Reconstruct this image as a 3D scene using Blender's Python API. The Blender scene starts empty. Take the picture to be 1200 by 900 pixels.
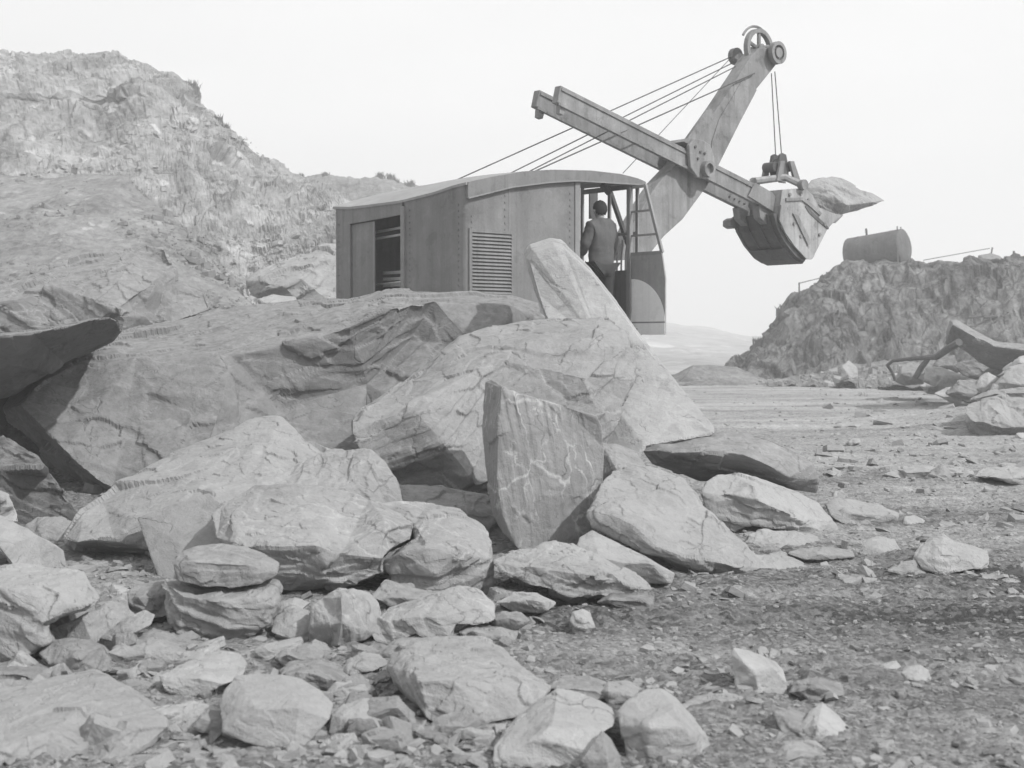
import bpy, bmesh, math, random
import numpy as np
from mathutils import Vector, Matrix
from mathutils.geometry import delaunay_2d_cdt
from mathutils.kdtree import KDTree
R = math.radians
SC = bpy.context.scene
COL = SC.collection
random.seed(7); RNG = np.random.default_rng(11)

# ------------------------------------------------------------------ camera, sky, sun, exposure
F_PX, CX, CY, HOR, EYE = 1650.0, 600.0, 450.0, 400.0, 1.7
PITCH = math.atan((CY - HOR) / F_PX)
cam_d = bpy.data.cameras.new('camera'); cam = bpy.data.objects.new('camera', cam_d); COL.objects.link(cam)
cam.location = (0, 0, EYE); cam.rotation_euler = (R(90) - PITCH, 0, 0)
cam_d.sensor_width = 36; cam_d.lens = 36 * F_PX / 1200; cam_d.clip_start = 0.1; cam_d.clip_end = 5000
cam_d.dof.use_dof = True; cam_d.dof.focus_distance = 15; cam_d.dof.aperture_fstop = 3.8
SC.camera = cam
SUN = Vector((0.60, -0.45, 0.66)).normalized()
world = bpy.data.worlds.new('World'); SC.world = world; world.use_nodes = True
wn, wl = world.node_tree.nodes, world.node_tree.links
bg = wn['Background']
sky = wn.new('ShaderNodeTexSky'); sky.sky_type = 'NISHITA'; sky.sun_disc = False
sky.sun_elevation = math.asin(SUN.z); sky.sun_rotation = math.atan2(SUN.x, SUN.y); sky.dust_density = 4.0; sky.air_density = 1.5
bw = wn.new('ShaderNodeRGBToBW'); wl.new(sky.outputs[0], bw.inputs[0])
# thin high cloud veil, drawn in sky directions
tc = wn.new('ShaderNodeTexCoord'); mp_ = wn.new('ShaderNodeMapping'); mp_.inputs['Scale'].default_value = (1, 1, 4)
cn = wn.new('ShaderNodeTexNoise'); cn.inputs['Scale'].default_value = 2.2; cn.inputs['Detail'].default_value = 5
wl.new(tc.outputs['Generated'], mp_.inputs[0]); wl.new(mp_.outputs[0], cn.inputs['Vector'])
cr = wn.new('ShaderNodeMapRange'); cr.inputs[1].default_value = .3; cr.inputs[2].default_value = .7
cr.inputs[3].default_value = 11.2; cr.inputs[4].default_value = 12.6; wl.new(cn.outputs[0], cr.inputs[0])
mx = wn.new('ShaderNodeMix'); mx.data_type = 'FLOAT'; mx.inputs[0].default_value = 0.72
wl.new(bw.outputs[0], mx.inputs[2]); wl.new(cr.outputs[0], mx.inputs[3])
wl.new(mx.outputs[0], bg.inputs['Color']); bg.inputs['Strength'].default_value = 0.104
sun_d = bpy.data.lights.new('sun', 'SUN'); sun_d.energy = 3.9; sun_d.angle = R(1.2); sun_d.color = (1, 1, 1)
sun = bpy.data.objects.new('sun', sun_d); COL.objects.link(sun); sun.rotation_euler = SUN.to_track_quat('Z', 'Y').to_euler()
SC.view_settings.view_transform = 'Standard'; SC.view_settings.look = 'None'
SC.view_settings.exposure = 0.0; SC.view_settings.gamma = 1.0; SC.view_settings.use_curve_mapping = False
SC.render.engine = 'CYCLES'
SC.cycles.max_bounces = 6; SC.cycles.diffuse_bounces = 3; SC.cycles.volume_bounces = 1; SC.cycles.use_denoising = True

# ------------------------------------------------------------------ helpers
cp, sp_ = math.cos(PITCH), math.sin(PITCH)
def ray(px, py):
    a, b = (px - CX) / F_PX, -(py - CY) / F_PX
    d = Vector((a, cp + b * sp_, -sp_ + b * cp)); return d / d.y
def P(px, py, d): r = ray(px, py); return Vector((r.x * d, d, EYE + r.z * d))
def tag(o, label=None, cat=None, group=None, kind=None):
    if label: o['label'] = label
    if cat: o['category'] = cat
    if group: o['group'] = group
    if kind: o['kind'] = kind
    return o
def link_mesh(name, me, m, parent=None, loc=(0, 0, 0)):
    o = bpy.data.objects.new(name, me); COL.objects.link(o); o.location = loc
    if m is not None and not me.materials: me.materials.append(m)
    if parent: o.parent = parent
    return o
def empty(name, loc, rz=0):
    o = bpy.data.objects.new(name, None); COL.objects.link(o); o.location = loc; o.rotation_euler = (0, 0, rz); o.empty_display_size = .3
    return o
def np_mesh(name, v, f, smooth=True):
    me = bpy.data.meshes.new(name); me.from_pydata(v.tolist() if hasattr(v, 'tolist') else v, [], f.tolist() if hasattr(f, 'tolist') else f)
    if smooth: me.polygons.foreach_set('use_smooth', np.ones(len(me.polygons), bool))
    me.update(); return me

# vectorised gradient noise
_perm = np.random.default_rng(3).permutation(256); _perm = np.concatenate([_perm, _perm, _perm])
_g = np.random.default_rng(4).normal(size=(256, 3)); _g /= np.linalg.norm(_g, axis=1)[:, None]
def noise(p):
    p = np.asarray(p, float); i = np.floor(p).astype(int); f = p - i; i &= 255
    u = f * f * f * (f * (f * 6 - 15) + 10); out = 0
    for a in (0, 1):
        wx = u[:, 0] if a else 1 - u[:, 0]
        for b in (0, 1):
            wy = u[:, 1] if b else 1 - u[:, 1]
            for c in (0, 1):
                wz = u[:, 2] if c else 1 - u[:, 2]
                h = _perm[_perm[_perm[(i[:, 0] + a) & 255] + ((i[:, 1] + b) & 255)] + ((i[:, 2] + c) & 255)]
                out = out + wx * wy * wz * ((f - np.array([a, b, c])) * _g[h]).sum(1)
    return out * 1.6
def fbm(p, o=4, g=.5):
    s, a, t = 0, 1., 0
    for k in range(o): s = s + a * noise(p * 2**k + 17.3 * k); t += a; a *= g
    return s / t
def split_long(v, f, L, maxit=9):
    """conforming refinement: every edge longer than L is halved until none is left"""
    for _ in range(maxit):
        e = np.concatenate([f[:, [0, 1]], f[:, [1, 2]], f[:, [2, 0]]]); es = np.sort(e, 1)
        key = es[:, 0].astype(np.int64) * (len(v) + 1) + es[:, 1]
        uk, inv = np.unique(key, return_inverse=True); ua, ub = uk // (len(v) + 1), uk % (len(v) + 1)
        ln = np.linalg.norm(v[ua] - v[ub], axis=1); mark = ln > L
        if not mark.any(): break
        idx = np.full(len(uk), -1); idx[mark] = len(v) + np.arange(mark.sum())
        v = np.concatenate([v, (v[ua[mark]] + v[ub[mark]]) / 2])
        n = len(f); m = np.stack([idx[inv[:n]], idx[inv[n:2*n]], idx[inv[2*n:]]], 1)
        cnt = (m >= 0).sum(1); out = [f[cnt == 0]]
        q = cnt == 3
        if q.any():
            a, b, c = f[q].T; x, y, z = m[q].T
            out += [np.stack(t, 1) for t in ((a, x, z), (x, b, y), (z, y, c), (x, y, z))]
        for r in range(3):
            fr = np.roll(f, -r, 1); mr = np.roll(m, -r, 1)
            q = (cnt == 1) & (mr[:, 0] >= 0)
            if q.any():
                a, b, c = fr[q].T; x = mr[q][:, 0]; out += [np.stack((a, x, c), 1), np.stack((x, b, c), 1)]
            q = (cnt == 2) & (mr[:, 2] < 0)
            if q.any():
                a, b, c = fr[q].T; x, y, _z = mr[q].T
                out += [np.stack((x, b, y), 1), np.stack((a, x, y), 1), np.stack((a, y, c), 1)]
        f = np.concatenate(out)
    return v, f
def smooth_mesh(v, f, it=1, lam=.5):
    e = np.concatenate([f[:, [0, 1]], f[:, [1, 2]], f[:, [2, 0]]])
    for _ in range(it):
        s = np.zeros_like(v); c = np.zeros(len(v))
        np.add.at(s, e[:, 0], v[e[:, 1]]); np.add.at(c, e[:, 0], 1)
        c[c == 0] = 1; v = v + lam * (s / c[:, None] - v)
    return v
def vnormals(v, f):
    fn = np.cross(v[f[:, 1]] - v[f[:, 0]], v[f[:, 2]] - v[f[:, 0]]); n = np.zeros_like(v)
    for k in range(3): np.add.at(n, f[:, k], fn)
    return n / np.maximum(np.linalg.norm(n, axis=1), 1e-9)[:, None]

def chisel(p, d, cell, seed, amp, flat=2., kmax=260):
    """broken facets: every cell of the surface gets its own flat split plane"""
    q = p + (flat - 1) * (p @ d)[:, None] * d; q = q + .12 * cell * np.stack([noise(p * 2.5 / cell + seed + k * 9) for k in range(3)], 1)
    r = np.random.default_rng(int(seed * 10) % 99991); lo, hi = q.min(0), q.max(0)
    n = int(min(kmax, max(8, 2.2 * np.prod(np.maximum((hi - lo) / cell, 1)) ** .75))); c = q[r.integers(0, len(q), n)]
    best = np.full(len(q), 1e9); idx = np.zeros(len(q), int)
    if n > 70:
        kd = KDTree(n)
        for k in range(n): kd.insert(c[k], k)
        kd.balance(); find = kd.find; idx = np.array([find(a)[1] for a in q.tolist()])
    else:
        for k in range(n):
            dd = ((q - c[k]) ** 2).sum(1); m = dd < best; best[m] = dd[m]; idx[m] = k
    off = r.uniform(-.5, .5, n) * .4; tilt = r.normal(size=(n, 3)) * .8
    return amp * (off[idx] + np.clip(((q - c[idx]) * tilt[idx]).sum(1) / cell, -1, 1))

# ------------------------------------------------------------------ materials
class NT:
    def __init__(s, name, rough=.85):
        s.m = bpy.data.materials.new(name); s.m.use_nodes = True; s.n = s.m.node_tree.nodes; s.l = s.m.node_tree.links
        s.b = s.n['Principled BSDF']; s.b.inputs['Roughness'].default_value = rough; s.b.inputs['Specular IOR Level'].default_value = .25
    def add(s, t, ins={}, **kw):
        nd = s.n.new(t)
        for k, v in kw.items(): setattr(nd, k, v)
        for k, v in ins.items():
            if isinstance(v, (tuple, int, float)): nd.inputs[k].default_value = v
            else: s.l.new(v, nd.inputs[k])
        return nd
    def noise(s, vec, scale, detail=4, rough=.55, dist=0):
        return s.add('ShaderNodeTexNoise', {'Vector': vec, 'Scale': scale, 'Detail': detail, 'Roughness': rough, 'Distortion': dist}).outputs[0]
    def math(s, op, a, b=0, c=0, clamp=False): return s.add('ShaderNodeMath', {0: a, 1: b, 2: c}, operation=op, use_clamp=clamp).outputs[0]
    def rng(s, a, lo, hi, o1, o2): return s.add('ShaderNodeMapRange', {0: a, 1: lo, 2: hi, 3: o1, 4: o2}).outputs[0]
    def bump(s, h, strength, dist, prev=None):
        ins = {'Height': h, 'Strength': strength, 'Distance': dist}
        if prev is not None: ins['Normal'] = prev
        return s.add('ShaderNodeBump', ins).outputs[0]

def mat_rock(name='slate_rock'):
    t = NT(name, .8)
    sv = t.add('ShaderNodeAttribute', attribute_name='sv', attribute_type='GEOMETRY').outputs['Vector']
    vein = t.add('ShaderNodeAttribute', attribute_name='vein', attribute_type='OBJECT').outputs['Fac']
    tone = t.add('ShaderNodeAttribute', attribute_name='tone', attribute_type='OBJECT').outputs['Fac']
    st = t.add('ShaderNodeMapping', {'Vector': sv, 'Scale': (1.2, 2.2, 11)}).outputs[0]
    n1 = t.noise(sv, 1.6, 5, .6); n2 = t.noise(sv, 16, 6, .7); n3 = t.noise(st, 1.8, 6, .7, .1); n4 = t.noise(sv, 110, 3, .7)
    n5 = t.noise(sv, 5.0, 5, .65, .8)
    c = t.math('ADD', t.rng(n1, .3, .7, -.18, .14), t.rng(n2, .3, .7, -.07, .07))
    c = t.math('ADD', c, t.rng(n3, .3, .7, -.06, .06)); c = t.math('ADD', c, t.rng(n4, .25, .75, -.07, .07))
    # rusty/dark weather film in patches and pale freshly split patches
    c = t.math('ADD', c, t.rng(n5, .58, .64, 0, .12)); c = t.math('SUBTRACT', c, t.rng(n5, .42, .36, 0, .16))
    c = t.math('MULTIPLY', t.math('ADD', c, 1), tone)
    # quartz veins: thin warped sheets
    wn_ = t.add('ShaderNodeVectorMath', {0: t.add('ShaderNodeTexNoise', {'Vector': sv, 'Scale': 3.0, 'Detail': 5}).outputs['Color'], 1: (.34, .34, .34)}, operation='MULTIPLY').outputs[0]
    wv = t.add('ShaderNodeVectorMath', {0: sv, 1: wn_}, operation='ADD').outputs[0]
    vn = t.add('ShaderNodeMapping', {'Vector': wv, 'Scale': (1.5, 5.2, 5.2)}).outputs[0]
    vo = t.add('ShaderNodeTexVoronoi', {'Vector': vn, 'Scale': 1.0}, feature='DISTANCE_TO_EDGE').outputs['Distance']
    vl = t.rng(vo, .008, .045, .42, 0); vm = t.rng(t.noise(sv, 2.3, 3), .46, .56, 0, 1)
    ve = t.math('MULTIPLY', t.math('MULTIPLY', vl, vm), vein, clamp=True)
    ve = t.math('MULTIPLY', ve, t.rng(n2, .35, .6, .15, 1.1), clamp=True)
    # pale dust blotches on veined stones
    bl = t.math('MULTIPLY', t.rng(t.noise(sv, 7, 6, .7), .62, .72, 0, .45), vein, clamp=True)
    ve = t.math('MAXIMUM', ve, bl)
    col = t.add('ShaderNodeMix', {0: ve, 2: c, 3: .56}, data_type='FLOAT').outputs[0]
    # loose dust lies on upward faces (grain of the quarry floor)
    geo = t.add('ShaderNodeNewGeometry').outputs['Normal']; sep = t.add('ShaderNodeSeparateXYZ', {0: geo}).outputs[2]
    du = t.math('MULTIPLY', t.rng(sep, .35, .9, 0, 1), t.rng(t.noise(sv, 9, 6, .75), .4, .62, 0, .55), clamp=True)
    col = t.add('ShaderNodeMix', {0: du, 2: col, 3: .31}, data_type='FLOAT').outputs[0]
    # hairline cracks
    ck = t.add('ShaderNodeTexVoronoi', {'Vector': t.add('ShaderNodeMapping', {'Vector': wv, 'Scale': (.7, 1.2, 3.4)}).outputs[0], 'Scale': 1.0}, feature='DISTANCE_TO_EDGE').outputs['Distance']
    cl = t.math('MULTIPLY', t.rng(ck, .0, .009, 1, 0), t.rng(t.noise(sv, 3.1, 2), .48, .56, 0, 1), clamp=True)
    col = t.math('MULTIPLY', col, t.rng(cl, 0, 1, 1, .72))
    t.l.new(col, t.b.inputs['Base Color'])
    b = t.bump(n3, .45, .02); b = t.bump(n5, .35, .04, b); b = t.bump(n2, .7, .014, b); b = t.bump(n4, .7, .006, b); b = t.bump(t.math('SUBTRACT', 1, cl), .5, .012, b)
    t.l.new(b, t.b.inputs['Normal'])
    return t.m
def mat_ground(name='quarry_floor_dirt', lo=.12, hi=.29, sc=1):
    t = NT(name, .95)
    v = t.add('ShaderNodeTexCoord').outputs['Object']
    band = t.add('ShaderNodeMapping', {'Vector': v, 'Scale': (.16, .75, 1), 'Rotation': (0, 0, R(-7))}).outputs[0]
    a = t.noise(band, 1.0 * sc, 6, .6, .6); b_ = t.noise(v, 4 * sc, 8, .75); c_ = t.noise(v, 45, 6, .75)
    vo = t.add('ShaderNodeTexVoronoi', {'Vector': v, 'Scale': 26.0, 'Randomness': 1.0}); pe = t.rng(vo.outputs['Distance'], .0, .5, 1, 0)
    pc = t.rng(t.add('ShaderNodeSeparateColor', {0: vo.outputs['Color']}).outputs[0], 0, 1, -.06, .09)
    c = t.math('ADD', t.rng(a, .36, .64, lo, hi), t.rng(b_, .3, .7, -.05, .05)); c = t.math('ADD', c, t.rng(c_, .3, .7, -.05, .05)); c = t.math('ADD', c, pc)
    sep = t.add('ShaderNodeSeparateXYZ', {0: v}); wy = t.math('ADD', sep.outputs[1], t.rng(t.noise(band, 2.0, 4), .3, .7, -1.2, 1.2))
    wet = t.math('MULTIPLY', t.rng(t.math('ABSOLUTE', t.math('SUBTRACT', wy, 8.9)), .5, 2.2, 1, 0), t.rng(sep.outputs[0], -1.5, .5, 0, 1), clamp=True)
    dry = t.rng(sep.outputs[1], 13, 22, 0, .07)
    c = t.math('SUBTRACT', t.math('ADD', c, dry), t.math('MULTIPLY', wet, .09))
    t.l.new(t.math('MAXIMUM', c, .05), t.b.inputs['Base Color'])
    h = t.bump(t.noise(band, 5, 6, .7), .6, .08); h = t.bump(b_, .9, .06, h); h = t.bump(pe, .6, .02, h); h = t.bump(c_, .6, .012, h)
    t.l.new(h, t.b.inputs['Normal']); return t.m
def mat_cliff(name, lo, hi, vs=(.5, .5, .12), sc=1.0, bump=1.0, speck=.1, stones=.12, joints=.8):
    t = NT(name, .95)
    v = t.add('ShaderNodeTexCoord').outputs['Object']
    s = t.add('ShaderNodeMapping', {'Vector': v, 'Scale': vs}).outputs[0]
    a = t.noise(s, 1.1 * sc, 8, .65, .8); b_ = t.noise(v, 1.8 * sc, 8, .75, .3); c_ = t.noise(v, .25 * sc, 4, .5); d_ = t.noise(v, 7 * sc, 6, .75)
    c = t.math('ADD', t.rng(a, .35, .65, lo, hi), t.rng(b_, .3, .7, -speck, speck)); c = t.math('ADD', c, t.rng(c_, .35, .65, -.05, .05))
    c = t.math('ADD', c, t.rng(d_, .62, .68, 0, speck * .8)); c = t.math('SUBTRACT', c, t.rng(d_, .38, .33, 0, speck * .8))
    vv = t.add('ShaderNodeVectorMath', {0: v, 1: t.math('MULTIPLY', b_, .9)}, operation='ADD').outputs[0]
    vo = t.add('ShaderNodeTexVoronoi', {'Vector': vv, 'Scale': 1.15 * sc, 'Randomness': 1.0}); vc = t.add('ShaderNodeSeparateColor', {0: vo.outputs['Color']}).outputs[0]
    blk = t.math('MULTIPLY', t.rng(vc, .72, .78, 0, 1), t.rng(vo.outputs['Distance'], .30, .42, 1, 0), clamp=True)
    blk = t.math('MULTIPLY', blk, t.rng(c_, .42, .52, .15, 1), clamp=True)
    c = t.math('ADD', c, t.math('MULTIPLY', blk, stones))
    jo = t.add('ShaderNodeTexVoronoi', {'Vector': t.add('ShaderNodeMapping', {'Vector': vv, 'Scale': (vs[0] * .9, vs[1] * .9, max(vs[2] * 1.6, .22))}).outputs[0], 'Scale': 1.0 * sc}, feature='DISTANCE_TO_EDGE').outputs['Distance']
    jm = t.math('MULTIPLY', t.rng(jo, .0, .05, 1, 0), t.rng(b_, .4, .55, .1, 1), clamp=True)
    c = t.math('MULTIPLY', c, t.rng(jm, 0, 1, 1, joints))
    t.l.new(t.math('MAXIMUM', c, .04), t.b.inputs['Base Color'])
    h = t.bump(t.math('SUBTRACT', 1, jm), .8 * bump, .2)
    h = t.bump(a, .9 * bump, .4, h); h = t.bump(b_, .9 * bump, .3, h); h = t.bump(blk, .8 * bump, .3, h); h = t.bump(d_, .9 * bump, .12, h)
    t.l.new(h, t.b.inputs['Normal']); return t.m
def mat_paint(name, base, rough=.55, dirt=.25, metal=0):
    t = NT(name, rough)
    v = t.add('ShaderNodeTexCoord').outputs['Object']
    dr = t.add('ShaderNodeMapping', {'Vector': v, 'Scale': (7, 7, .7)}).outputs[0]
    a = t.noise(v, 1.3, 6, .65); b_ = t.noise(dr, 1.0, 5, .6); c_ = t.noise(v, 40, 4, .7)
    c = t.math('ADD', t.rng(a, .3, .7, -dirt, dirt), t.rng(b_, .35, .65, -dirt * .5, dirt * .5)); c = t.math('ADD', c, t.rng(c_, .3, .7, -dirt * .35, dirt * .35))
    pt = t.noise(v, 3.1, 8, .72, .4); c = t.math('ADD', c, t.rng(pt, .56, .60, 0, dirt * .55)); c = t.math('SUBTRACT', c, t.rng(pt, .43, .39, 0, dirt * .8))
    sk = t.noise(t.add('ShaderNodeMapping', {'Vector': v, 'Scale': (16, 16, .5)}).outputs[0], 1.0, 3, .5); c = t.math('SUBTRACT', c, t.math('MULTIPLY', t.rng(sk, .56, .66, 0, dirt), t.rng(a, .4, .6, 0, 1)))
    t.l.new(t.math('MULTIPLY', t.math('ADD', c, 1), base), t.b.inputs['Base Color'])
    t.b.inputs['Metallic'].default_value = metal
    t.l.new(t.rng(a, .3, .7, rough - .1, rough + .15), t.b.inputs['Roughness'])
    t.l.new(t.bump(a, .35, .06, t.bump(c_, .15, .004)), t.b.inputs['Normal']); return t.m
M_ROCK = mat_rock()
M_GROUND = mat_ground()
M_HOUSE = mat_paint('grey_machine_paint', .17, .6, .2)
M_TRIM = mat_paint('machine_trim_paint', .22, .6, .15)
M_ROOF = mat_paint('roof_sheet_paint', .27, .7, .12)
M_PALE = mat_paint('pale_door_paint', .82, .6, .08)
M_STEEL = mat_paint('worn_boom_steel', .20, .65, .3)
M_BUCK = mat_paint('scoured_bucket_steel', .27, .55, .35)
M_DARK = mat_paint('dark_oily_steel', .085, .6, .3)
M_ROPE = mat_paint('wire_rope', .07, .7, .1)
M_TANK = mat_paint('rusty_tank', .10, .85, .35)
M_JACKET = mat_paint('work_jacket_cloth', .10, .95, .2)
M_TROUS = mat_paint('dark_trouser_cloth', .04, .95, .2)
M_SKIN = mat_paint('skin', .33, .6, .05)
M_HAIR = mat_paint('dark_hair', .025, .8, .2)
M_GRASS = mat_paint('dry_grass', .14, .95, .3)

# ------------------------------------------------------------------ ground
def mound(x, y):
    g = lambda cx, cy, sx, sy, a: a * np.exp(-((x - cx) / sx)**2 - ((y - cy) / sy)**2)
    return g(-2.8, 15, 3.2, 2.2, .45) + g(-5, 19, 3, 3, .8) + g(10.5, 29, 2.2, 3.5, .35) + g(-3.5, 8.5, 1.8, 1.2, .07)
def ground_z(x, y, fine=True):
    x = np.atleast_1d(np.asarray(x, float)); y = np.atleast_1d(np.asarray(y, float)); d = np.hypot(x, y)
    p = np.stack([x, y, np.zeros_like(x)], 1)
    z = mound(x, y) + .05 * fbm(p * .45, 2) * np.clip(d / 8, .3, 1)
    z += .045 * fbm(p * np.array([.35, 1.5, 1]) + 9, 3)                       # old wheel and track ruts running across
    lug = .5 + .5 * np.sin(x * 9 + noise(p * 1.3) * 3)
    for y0, sl, w, dp in ((8.35, .035, .16, .05), (9.3, .03, .18, .05), (10.9, -.02, .2, .04), (7.2, .05, .12, .035), (14.5, .02, .3, .05), (17.5, .03, .35, .05)):
        t_ = (y - y0 - sl * x - .25 * noise(p * .35 + y0)) / w; m_ = np.clip((x + 1.0) / 1.5, 0, 1)
        z -= m_ * dp * np.exp(-t_**2) * (.6 + .4 * lug); z += m_ * dp * .6 * np.exp(-((np.abs(t_) - 1.7) / .6)**2) * (.7 + .6 * noise(p * 3 + 2))
    if fine:
        ff = np.clip(1.6 - d / 45, 0, 1)
        z += ff * (.05 * fbm(p * 2.2 + 5, 4, .6) + .03 * np.abs(noise(p * 6 + 3)) * np.clip(.6 + 2 * noise(p * .8), .1, 1.6) + .014 * noise(p * 19))
    return z
def build_ground():
    rr = [0.4]
    while rr[-1] < 460:
        r = rr[-1]; k = 1.12 if r < 4 else (1.0058 if r < 34 else (1.012 if r < 90 else 1.07)); rr.append(r * k)
    rr = np.array(rr); th = np.concatenate([np.linspace(-180, -30, 28)[:-1], np.linspace(-30, 30, 640), np.linspace(30, 180, 28)[1:-1]]) * math.pi / 180
    T, RR = np.meshgrid(th, rr); x = (np.sin(T) * RR).ravel(); y = (np.cos(T) * RR).ravel()
    v = np.stack([x, y, ground_z(x, y)], 1); n, m = len(rr), len(th)
    i = np.arange(n - 1)[:, None] * m; j = np.arange(m)[None]; j2 = (j + 1) % m
    f = np.stack([i + j, i + j2, i + m + j2, i + m + j], -1).reshape(-1, 4)
    faces = f.tolist(); faces.append(list(range(m))[::-1])
    tag(link_mesh('ground', np_mesh('ground', v, faces), M_GROUND), kind='structure')
build_ground()

# ------------------------------------------------------------------ terrain sheets (quarry faces, banks, far hills)
def sheet(name, rows, mat, nx=260, ny=160, amp=.5, fscale=.5, stretch=(1, 1, 1), thick=None, kind='structure', amp2=.12, seed=0, crisp=0, chis=None):
    """rows: polylines from crest to foot, each [(px, py, d), ...]; gives a rough slope surface in real distance"""
    def resamp(row, n):
        a = np.array([list(P(*q)) for q in row]); s = np.linspace(0, len(a) - 1, n) if False else None
        k = np.concatenate([[0], np.cumsum(np.linalg.norm(np.diff(a, axis=0), axis=1))]); u = np.linspace(0, k[-1], n)
        return np.stack([np.interp(u, k, a[:, c]) for c in range(3)], 1)
    A = np.stack([resamp(r, nx) for r in rows]); k = np.linspace(0, 1, len(rows))
    ln = np.concatenate([[0], np.cumsum([np.linalg.norm(A[i + 1] - A[i], axis=1).mean() for i in range(len(rows) - 1)])]); k = ln / ln[-1]
    u = np.linspace(0, 1, ny); G = np.zeros((ny, nx, 3))
    for c in range(3):
        for x in range(nx): G[:, x, c] = np.interp(u, k, A[:, x, c])
    v = G.reshape(-1, 3); i = np.arange(ny - 1)[:, None] * nx; j = np.arange(nx - 1)[None]
    q = np.stack([i + j, i + nx + j, i + nx + j + 1, i + j + 1], -1).reshape(-1, 4)
    tri = np.concatenate([q[:, [0, 1, 2]], q[:, [0, 2, 3]]]); n = vnormals(v, tri)
    if n[:, 1].mean() > 0: n = -n; q = q[:, ::-1]
    s = v * np.array(stretch) * fscale + seed
    fall = np.clip(np.repeat(u, nx) * 4 + .02, 0, 1) if seed != 31 else 1.
    disp = amp * fbm(s, 4, .55) + amp2 * np.abs(fbm(v * 1.7 * fscale / .5 + seed, 4, .6)) * 1.5
    if crisp: disp += crisp * (np.abs(noise(s * 2.3 + 4)) ** .6 - .5)
    if chis: disp = disp + chisel(v * np.array(stretch), np.array([0, 0, 1.]), chis[0], seed + 1, chis[1], 1., 900) + chisel(v * np.array(stretch), np.array([0, 0, 1.]), chis[0] * .35, seed + 2, chis[1] * .4, 1., 2200)
    v = v + n * (disp * fall)[:, None]
    me = np_mesh(name, v, q, False); me.shade_flat() if chis else me.shade_smooth()
    return tag(link_mesh(name, me, mat), kind=kind)
M_CLIFFL = mat_cliff('weathered_quarry_face', .19, .42, (.30, .30, .22), 1.0, .8, .13, .16, .85)
M_SCREE = mat_cliff('scree_grit', .16, .27, (1, 1, 1), 1.6, .5, .07, .1, 1.0)
M_CLIFFD = mat_cliff('shaded_rock_face', .12, .33, (.6, .6, .25), 1.2, 1.2, .13)
M_CLIFFR = mat_cliff('streaked_rock_face', .08, .36, (1.6, 1.6, .12), 1.1, 1.0, .08, .04, .45)
M_FAR = mat_cliff('far_valley_side', .26, .38, (1, 1, 1), .15, .3, .06)
# left hill, crest first; a row behind the crest closes it
sheet('hillside', [
    [(-500, 60, 130), (-100, 62, 130), (60, 75, 130), (160, 95, 130), (240, 150, 130), (300, 200, 128), (360, 230, 125), (430, 250, 120)],
    [(-500, 50, 84), (-100, 62, 83), (0, 66, 82), (60, 68, 82), (120, 68, 81), (160, 78, 80), (205, 95, 78), (228, 110, 77), (235, 128, 76), (258, 145, 75), (277, 168, 74), (300, 190, 73), (330, 205, 72), (365, 222, 70), (430, 245, 66)],
    [(-500, 95, 76.5), (-100, 106, 75.5), (0, 110, 75.3), (60, 114, 74.5), (120, 112, 74.5), (160, 110, 73.5), (200, 117, 73.2), (225, 132, 73), (245, 155, 72), (270, 180, 71), (300, 210, 70), (340, 235, 68), (380, 255, 66), (430, 270, 62)],
    [(-500, 101, 76.5), (-100, 112, 75.7), (0, 117, 75.3), (60, 120, 74.7), (120, 118, 74.7), (160, 117, 73.6), (200, 126, 73), (225, 148, 71), (245, 170, 70), (270, 195, 69), (300, 225, 68), (340, 250, 66), (380, 265, 64), (430, 280, 60)],
    [(-500, 200, 68), (-100, 215, 67), (0, 215, 66), (60, 215, 66), (120, 218, 65), (160, 225, 64), (200, 250, 63), (240, 270, 62), (270, 290, 61), (300, 310, 60), (340, 320, 58), (380, 325, 56), (430, 330, 52)],
    [(-500, 448, 50), (-100, 448, 50), (60, 448, 50), (200, 448, 50), (300, 448, 50), (380, 448, 50), (430, 450, 50)]],
    M_CLIFFL, 480, 280, .9, .35, (1, 1, 1), amp2=.2, crisp=0, chis=(2.6, .34))
sheet('scree_slope', [
    [(-400, 195, 66), (0, 205, 65), (60, 209, 64.5), (100, 203, 64), (148, 206, 63), (166, 228, 62), (200, 252, 60), (236, 292, 57), (272, 334, 53), (300, 362, 50), (312, 400, 47)],
    [(-400, 330, 50), (0, 330, 50), (60, 335, 49), (100, 340, 48), (148, 342, 47), (170, 350, 47), (205, 360, 47), (240, 372, 47), (275, 390, 47), (302, 405, 46), (316, 430, 45)],
    [(-400, 470, 40), (0, 470, 40), (60, 470, 40), (100, 470, 40), (148, 470, 40), (170, 470, 40), (205, 470, 40), (240, 470, 40), (275, 470, 40), (302, 470, 40), (320, 470, 40)]],
    M_SCREE, 260, 160, .35, .4, (1, 1, 1), amp2=.15)
sheet('grassy_bank', [
    [(330, 230, 150), (500, 230, 150), (620, 250, 150)],
    [(335, 214, 100), (350, 208, 100), (372, 207, 100), (440, 209, 100), (470, 217, 100), (520, 222, 100), (620, 240, 100)],
    [(335, 222, 97), (350, 217, 97), (372, 213, 97), (440, 216, 97), (470, 223, 97), (520, 228, 97), (620, 246, 97)],
    [(335, 440, 80), (440, 440, 80), (620, 440, 80)]],
    M_SCREE, 200, 90, .5, .3, (1, 1, 1), amp2=.3, seed=5)
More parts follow.
